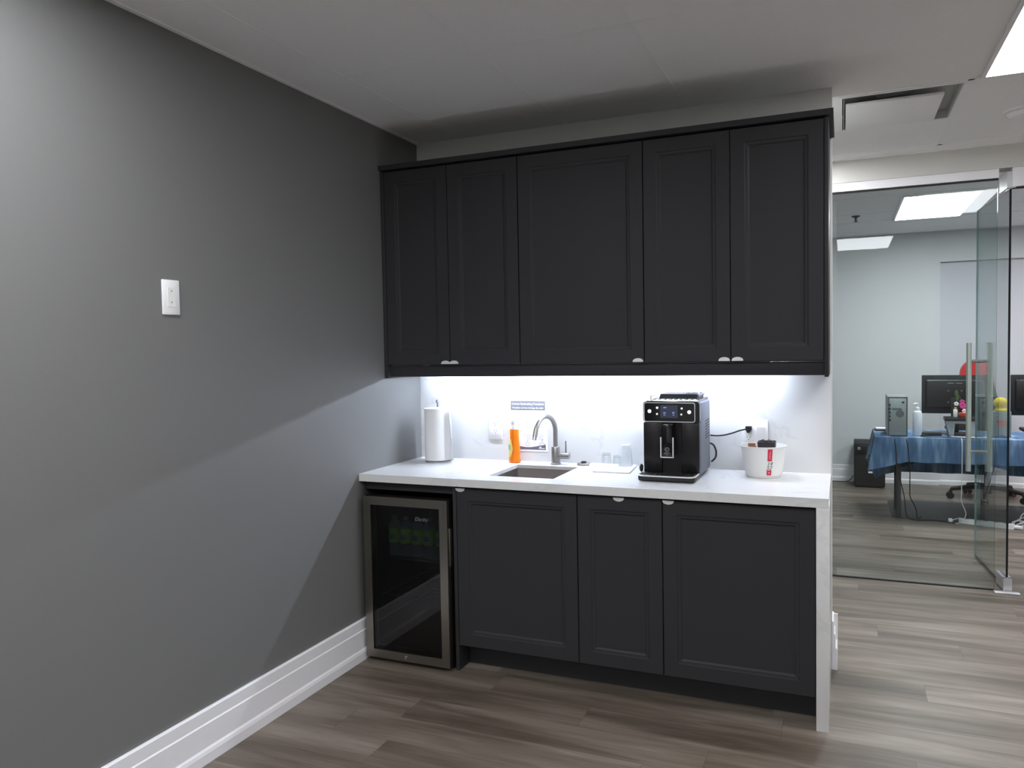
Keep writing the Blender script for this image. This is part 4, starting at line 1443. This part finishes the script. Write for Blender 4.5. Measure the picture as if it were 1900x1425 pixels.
# riser
t = thing('desk_riser', 'tapered silver desk riser with black top in front of the monitor', 'desk riser', (3.11, 3.66, ZT))
bm = NB()
prism(bm, [(3.012, ZT), (3.042, ZT), (3.052, 0.82), (3.142, 0.82), (3.150, ZT), (3.20, ZT), (3.216, 0.842), (2.982, 0.842)], 'xz', 3.60, 3.72)
obj('stand', bm, M_GREYL, t, flat=True)
bm = NB(); box(bm, (2.976, 3.585, 0.842), (3.222, 3.735, 0.870), 0.003)
obj('tray', bm, M_BLACK, t)
RZ = 0.8705
t = thing('small_bottle', 'small white bottle with yellow neck standing on the riser', 'bottle', (3.058, 3.64, RZ))
bm = NB(); box(bm, (3.043, 3.628, RZ), (3.073, 3.652, RZ + 0.066), 0.004)
obj('body', bm, M_WHITEP, t)
bm = NB(); box(bm, (3.050, 3.632, RZ + 0.066), (3.067, 3.648, RZ + 0.084), 0.003)
obj('cap', bm, P('yellow_cap', (206, 178, 60), 0.4), t)
t = thing('artificial_orchid', 'artificial orchid with pink and white blooms in an orange pot on the riser', 'flower', (3.118, 3.66, RZ))
bm = NB(); lathe(bm, [(0.024, 0), (0.034, 0.012), (0.037, 0.036), (0.034, 0.038)], (3.118, 3.66, RZ), 24)
obj('pot', bm, P('orange_ceramic', (222, 84, 56), 0.3), t)
bm = NB(); tube(bm, smooth([(3.118, 3.66, RZ + 0.036), (3.112, 3.66, RZ + 0.10), (3.09, 3.66, RZ + 0.17), (3.062, 3.66, RZ + 0.215)]), 0.003, 8)
for (x, z, sx_, sz) in ((3.066, RZ + 0.20, 0.014, 0.03), (3.074, RZ + 0.16, 0.012, 0.028)):
    sphere(bm, (x, 3.66, z), (sx_, 0.004, sz), 10, 6)
obj('stem', bm, P('leaf_green', (74, 96, 50), 0.6), t)
M_PINK = P('pink_petal', (214, 70, 150), 0.5); M_WPET = P('white_petal', (240, 236, 240), 0.5)
def bloom(bm, c, r):
    for k in range(5):
        a = 2 * pi * k / 5 + 0.3
        sphere(bm, (c[0] + r * 0.6 * cos(a), c[1] - 0.003, c[2] + r * 0.6 * sin(a)), (r * 0.5, 0.005, r * 0.42), 10, 6)
for c, r in (((3.112, 3.652, RZ + 0.098), 0.026), ((3.128, 3.650, RZ + 0.075), 0.022), ((3.110, 3.655, RZ + 0.128), 0.02)):
    bm = NB(); bloom(bm, c, r)
    obj('pink_bloom', bm, M_PINK, t)
for c, r in (((3.124, 3.645, RZ + 0.052), 0.018), ((3.135, 3.645, RZ + 0.040), 0.016), ((3.066, 3.655, RZ + 0.112), 0.018)):
    bm = NB(); bloom(bm, c, r)
    obj('white_bloom', bm, M_WPET, t)

# yellow soft toy on a grey box, behind the glass door
t = thing('tissue_box', 'grey box under the yellow soft toy behind the glass door', 'box', (3.39, 3.66, ZT))
bm = NB(); box(bm, (3.325, 3.60, ZT), (3.455, 3.72, 0.925), 0.004)
obj('carton', bm, P('teal_grey_card', (120, 136, 138), 0.6), t)
bm = NB(); prism(bm, rrect(0.08, 0.05, 0.02, 5, 3.39, 0.83), 'xz', 3.598, 3.60)
obj('printed_patch', bm, P('dull_red_print', (170, 84, 84), 0.6), t)
t = thing('soft_toy', 'plain yellow round soft toy sitting on the grey box', 'soft toy', (3.39, 3.65, 0.9255))
M_YEL = P('yellow_plush', (226, 204, 24), 0.9, var=0.1, scale=200, bump=0.5)
bm = NB(); sphere(bm, (3.385, 3.65, 0.9255 + 0.068), (0.052, 0.045, 0.048), 24, 16)
obj('head', bm, M_YEL, t)
bm = NB(); lathe(bm, [(0.045, 0.0), (0.05, 0.008), (0.045, 0.02), (0.03, 0.03)], (3.39, 3.65, 0.9255), 24)
obj('body', bm, M_YEL, t)
bm = NB(); sphere(bm, (3.425, 3.65, 0.9255 + 0.056), (0.026, 0.02, 0.018), 14, 10)
obj('arm', bm, P('orange_plush', (236, 150, 50), 0.9), t)

# router and bits
t = thing('router', 'flat black box with cables between pump bottle and riser', 'router', (2.90, 3.86, ZT))
bm = NB(); box(bm, (2.80, 3.60, ZT), (2.955, 3.75, ZT + 0.028), 0.006)
obj('case', bm, M_BLACK, t)
bm = NB(); tube(bm, smooth([(2.82, 3.60, ZT + 0.012), (2.79, 3.52, ZT + 0.006), (2.86, 3.46, ZT + 0.006), (2.98, 3.47, ZT + 0.006), (3.12, 3.455, ZT + 0.006), (3.30, 3.47, ZT + 0.006)]), 0.004, 8)
obj('cable', bm, M_BLACKM, t)
bm = NB(); box(bm, (2.45, 3.93, ZT), (2.60, 4.06, ZT + 0.012), 0.003)
tag(obj('tablet', bm, [M_BLACK], loc=(2.52, 4.0, ZT)), 'thin black tablet at the far left corner of the table', 'tablet')
bm = NB(); box(bm, (2.462, 3.94, ZT + 0.0125), (2.60, 4.05, ZT + 0.022))
tag(obj('paper_pad', bm, M_PAPER, loc=(2.53, 4.0, ZT + 0.0125)), 'white paper pad on the thin black tablet', 'paper pad')
bm = NB(); box(bm, (3.02, 3.47, ZT + 0.0002), (3.30, 3.575, ZT + 0.002))
tag(obj('paper_sheet', bm, M_PAPER, loc=(3.15, 3.52, ZT), flat=True), 'loose white paper lying in front of the desk riser', 'paper')
bm = NB()
box(bm, (3.56, 3.50, ZT), (3.95, 3.62, ZT + 0.014), 0.003)
for i in range(14):
    for j in range(4):
        box(bm, (3.572 + 0.0265 * i, 3.508 + 0.026 * j, ZT + 0.014), (3.594 + 0.0265 * i, 3.530 + 0.026 * j, ZT + 0.019))
tag(obj('keyboard', bm, M_BLACK, loc=(3.75, 3.56, ZT)), 'black keyboard on the table beyond the glass door', 'keyboard')

# dark case on the floor
t = thing('computer_case', 'black case on the floor against the far wall', 'computer case', (2.445, 5.2, 0))
bm = NB(); box(bm, (2.295, 5.02, 0.012), (2.59, 5.35, 0.475), 0.012, 3)
obj('case', bm, M_BLACKM, t)
bm = NB(); box(bm, (2.30, 5.008, 0.36), (2.585, 5.02, 0.455), 0.006)
fp = obj('front_panel', bm, M_BLACK, t)
bm = NB(); box(bm, (2.325, 5.004, 0.396), (2.365, 5.008, 0.426), 0.001)
obj('badge', bm, M_CHROME, fp)
bm = NB(); box(bm, (2.43, 5.016, 0.155), (2.47, 5.02, 0.172))
obj('sticker', bm, M_WHITEP, t, flat=True)
bm = NB(); box(bm, (2.31, 5.04, 0.0), (2.575, 5.33, 0.012))
obj('foot', bm, M_BLACKM, t)

bm = NB(); tube(bm, smooth([(2.0, 5.34, 0.0046), (2.18, 5.33, 0.0046), (2.25, 5.32, 0.02), (2.292, 5.30, 0.08)]), 0.004, 8)
tag(obj('floor_cable', bm, M_BLACKM, loc=(2.2, 5.33, 0)), 'black cable on the floor left of the black case', 'cable')

# floor mat
bm = NB(); prism(bm, rrect(1.9, 0.86, 0.09, 8, 2.575 + 0.95, 3.98), 'xy', 0.0003, 0.0030)
tag(obj('chair_mat', bm, P('dark_rubber', (40, 40, 40), 0.5, var=0.06), loc=(3.5, 3.98, 0)), 'dark rounded chair mat on the floor under the table', 'floor mat')

# cables
M_CBW = P('white_cable', (226, 226, 226), 0.5)
bm = NB()
pl = [(3.078, 3.43, 0.716), (3.078, 3.395, 0.69), (3.078, 3.385, 0.60), (3.078, 3.388, 0.48), (3.078, 3.40, 0.30), (3.08, 3.42, 0.20), (3.115, 3.44, 0.10), (3.10, 3.45, 0.04), (3.075, 3.47, 0.009), (3.04, 3.43, 0.009)]
tube(bm, smooth(pl), 0.0032, 8)
tag(obj('hanging_cable', bm, M_CBW, loc=(3.08, 3.41, 0.01)), 'thin white cable hanging down in front of the blue cloth', 'cable')
bm = NB()
tube(bm, smooth([(2.585, 3.412, 0.70), (2.595, 3.394, 0.60), (2.605, 3.40, 0.46), (2.66, 3.44, 0.22), (2.68, 3.46, 0.05), (2.74, 3.48, 0.009), (2.90, 3.50, 0.009), (3.05, 3.44, 0.009)]), 0.004, 8)
tag(obj('hanging_cable', bm, M_BLACKM, loc=(2.6, 3.41, 0.01)), 'black cable from the silver tower falling slanted to the floor', 'cable')
bm = NB()
tube(bm, smooth([(2.675, 3.412, 0.70), (2.685, 3.394, 0.62), (2.70, 3.40, 0.46), (2.705, 3.46, 0.28), (2.71, 3.47, 0.20), (2.755, 3.52, 0.10), (2.77, 3.56, 0.009), (2.80, 3.62, 0.009)]), 0.004, 8)
tag(obj('hanging_cable', bm, M_BLACKM, loc=(2.7, 3.41, 0.01)), 'black cable hanging straight down right of the silver tower', 'cable')
bm = NB()
for k, (ox, oy, rr, hz) in enumerate(((3.51, 3.50, 0.06, 0.03), (3.54, 3.52, 0.075, 0.045), (3.53, 3.48, 0.07, 0.035), (3.56, 3.50, 0.055, 0.05))):
    tube(bm, [(ox + rr * cos(2 * pi * i / 24), oy + rr * 0.6 * sin(2 * pi * i / 24), 0.006 + hz * (1 + sin(2 * pi * i / 24 + k)) * (0.6 + 0.25 * k)) for i in range(25)], 0.004, 8)
tag(obj('cable_coil', bm, M_CBW, loc=(3.53, 3.5, 0)), 'tangled coil of white cable on the floor by the power strip', 'cable')
t = thing('power_strip', 'white power strip on the floor under the table front', 'power strip', (3.26, 3.40, 0.0))
bm = NB(); prism(bm, [(3.075, 3.545), (3.085, 3.50), (3.44, 3.375), (3.455, 3.42)], 'xy', 0.0, 0.038)
obj('housing', bm, M_WHITEP, t, flat=True)
for k in range(5):
    bm = NB(); cx_ = 3.13 + 0.065 * k; cy_ = 3.507 - 0.0225 * k
    box(bm, (cx_ - 0.014, cy_ - 0.011, 0.038), (cx_ + 0.014, cy_ + 0.011, 0.0395))
    obj('socket', bm, M_GREYL, t)
bm = NB(); box(bm, (3.00, 3.525, 0.0), (3.03, 3.555, 0.028), 0.004); tube(bm, [(3.03, 3.54, 0.014), (3.06, 3.535, 0.03), (3.08, 3.528, 0.032)], 0.004, 8)
obj('cord', bm, M_WHITEP, t)
bm = NB(); tube(bm, [(3.44, 3.39, 0.019), (3.47, 3.385, 0.019), (3.50, 3.37, 0.019)], [0.014, 0.016, 0.017], 12)
obj('plug', bm, M_WHITEP, t)

# red swivel chair
gx, gy = 3.45, 4.68
t = thing('office_chair', 'red and black swivel chair behind the office table', 'chair', (gx, gy, 0.0))
bm = NB(); lathe(bm, [(0.035, 0.06), (0.04, 0.065), (0.04, 0.14), (0.028, 0.15), (0.026, 0.30), (0.018, 0.30), (0.018, 0.42)], (gx, gy, 0), 20)
obj('gas_column', bm, M_BLACKM, t)
for k in range(5):
    a = radians(186) + k * 2 * pi / 5
    ux, uy = cos(a), sin(a)
    bm = NB(); tube(bm, [(gx + ux * 0.03, gy + uy * 0.03, 0.125), (gx + ux * 0.15, gy + uy * 0.15, 0.118), (gx + ux * 0.30, gy + uy * 0.30, 0.095), (gx + ux * 0.315, gy + uy * 0.315, 0.06)], [0.026, 0.024, 0.019, 0.016], 10)
    lg = obj('base_arm', bm, M_BLACKM, t)
    bm = NB()
    for s in (-1, 1):
        c = Vector((gx + ux * 0.315 - uy * 0.018 * s, gy + uy * 0.315 + ux * 0.018 * s, 0.031))
        e = c + Vector((-uy, ux, 0)) * (0.012 * s)
        cyl(bm, c, e, 0.030, seg=18)
    cyl(bm, (gx + ux * 0.315 + uy * 0.02, gy + uy * 0.315 - ux * 0.02, 0.031), (gx + ux * 0.315 - uy * 0.02, gy + uy * 0.315 + ux * 0.02, 0.031), 0.008, seg=8)
    obj('caster', bm, P('dark_red_caster', (70, 24, 30), 0.4) if k in (3, 4) else M_BLACKM, lg)
bm = NB(); box(bm, (gx - 0.26, gy - 0.26, 0.42), (gx + 0.26, gy + 0.24, 0.52), 0.04, 3)
obj('seat', bm, M_BLACKM, t)
for sxx in (-1, 1):
    bm = NB()
    tube(bm, smooth([(gx + sxx * 0.25, gy + 0.05, 0.46), (gx + sxx * 0.31, gy + 0.02, 0.48), (gx + sxx * 0.31, gy - 0.02, 0.66)]), 0.018, 8)
    box(bm, (gx + sxx * 0.31 - 0.04, gy - 0.14, 0.66), (gx + sxx * 0.31 + 0.04, gy + 0.12, 0.69), 0.01)
    obj('armrest', bm, M_BLACKM, t)
def back_piece(poly, y0, y1):
    bm = NB(); prism(bm, poly, 'xz', y0, y1)
    return bm
hx = gx - 0.07
poly = [(hx + 0.135 * cos(pi * k / 24), 1.195 + 0.135 * sin(pi * k / 24)) for k in range(25)] + [(hx - 0.15, 1.08), (hx + 0.15, 1.08)]
obj('headrest', back_piece(poly, gy + 0.19, gy + 0.27), M_RED, t)
obj('backrest', back_piece([(hx - 0.15, 1.079), (hx - 0.19, 0.92), (hx - 0.17, 0.56), (hx + 0.17, 0.56), (hx + 0.19, 0.92), (hx + 0.15, 1.079)], gy + 0.19, gy + 0.27), M_BLACKM, t)
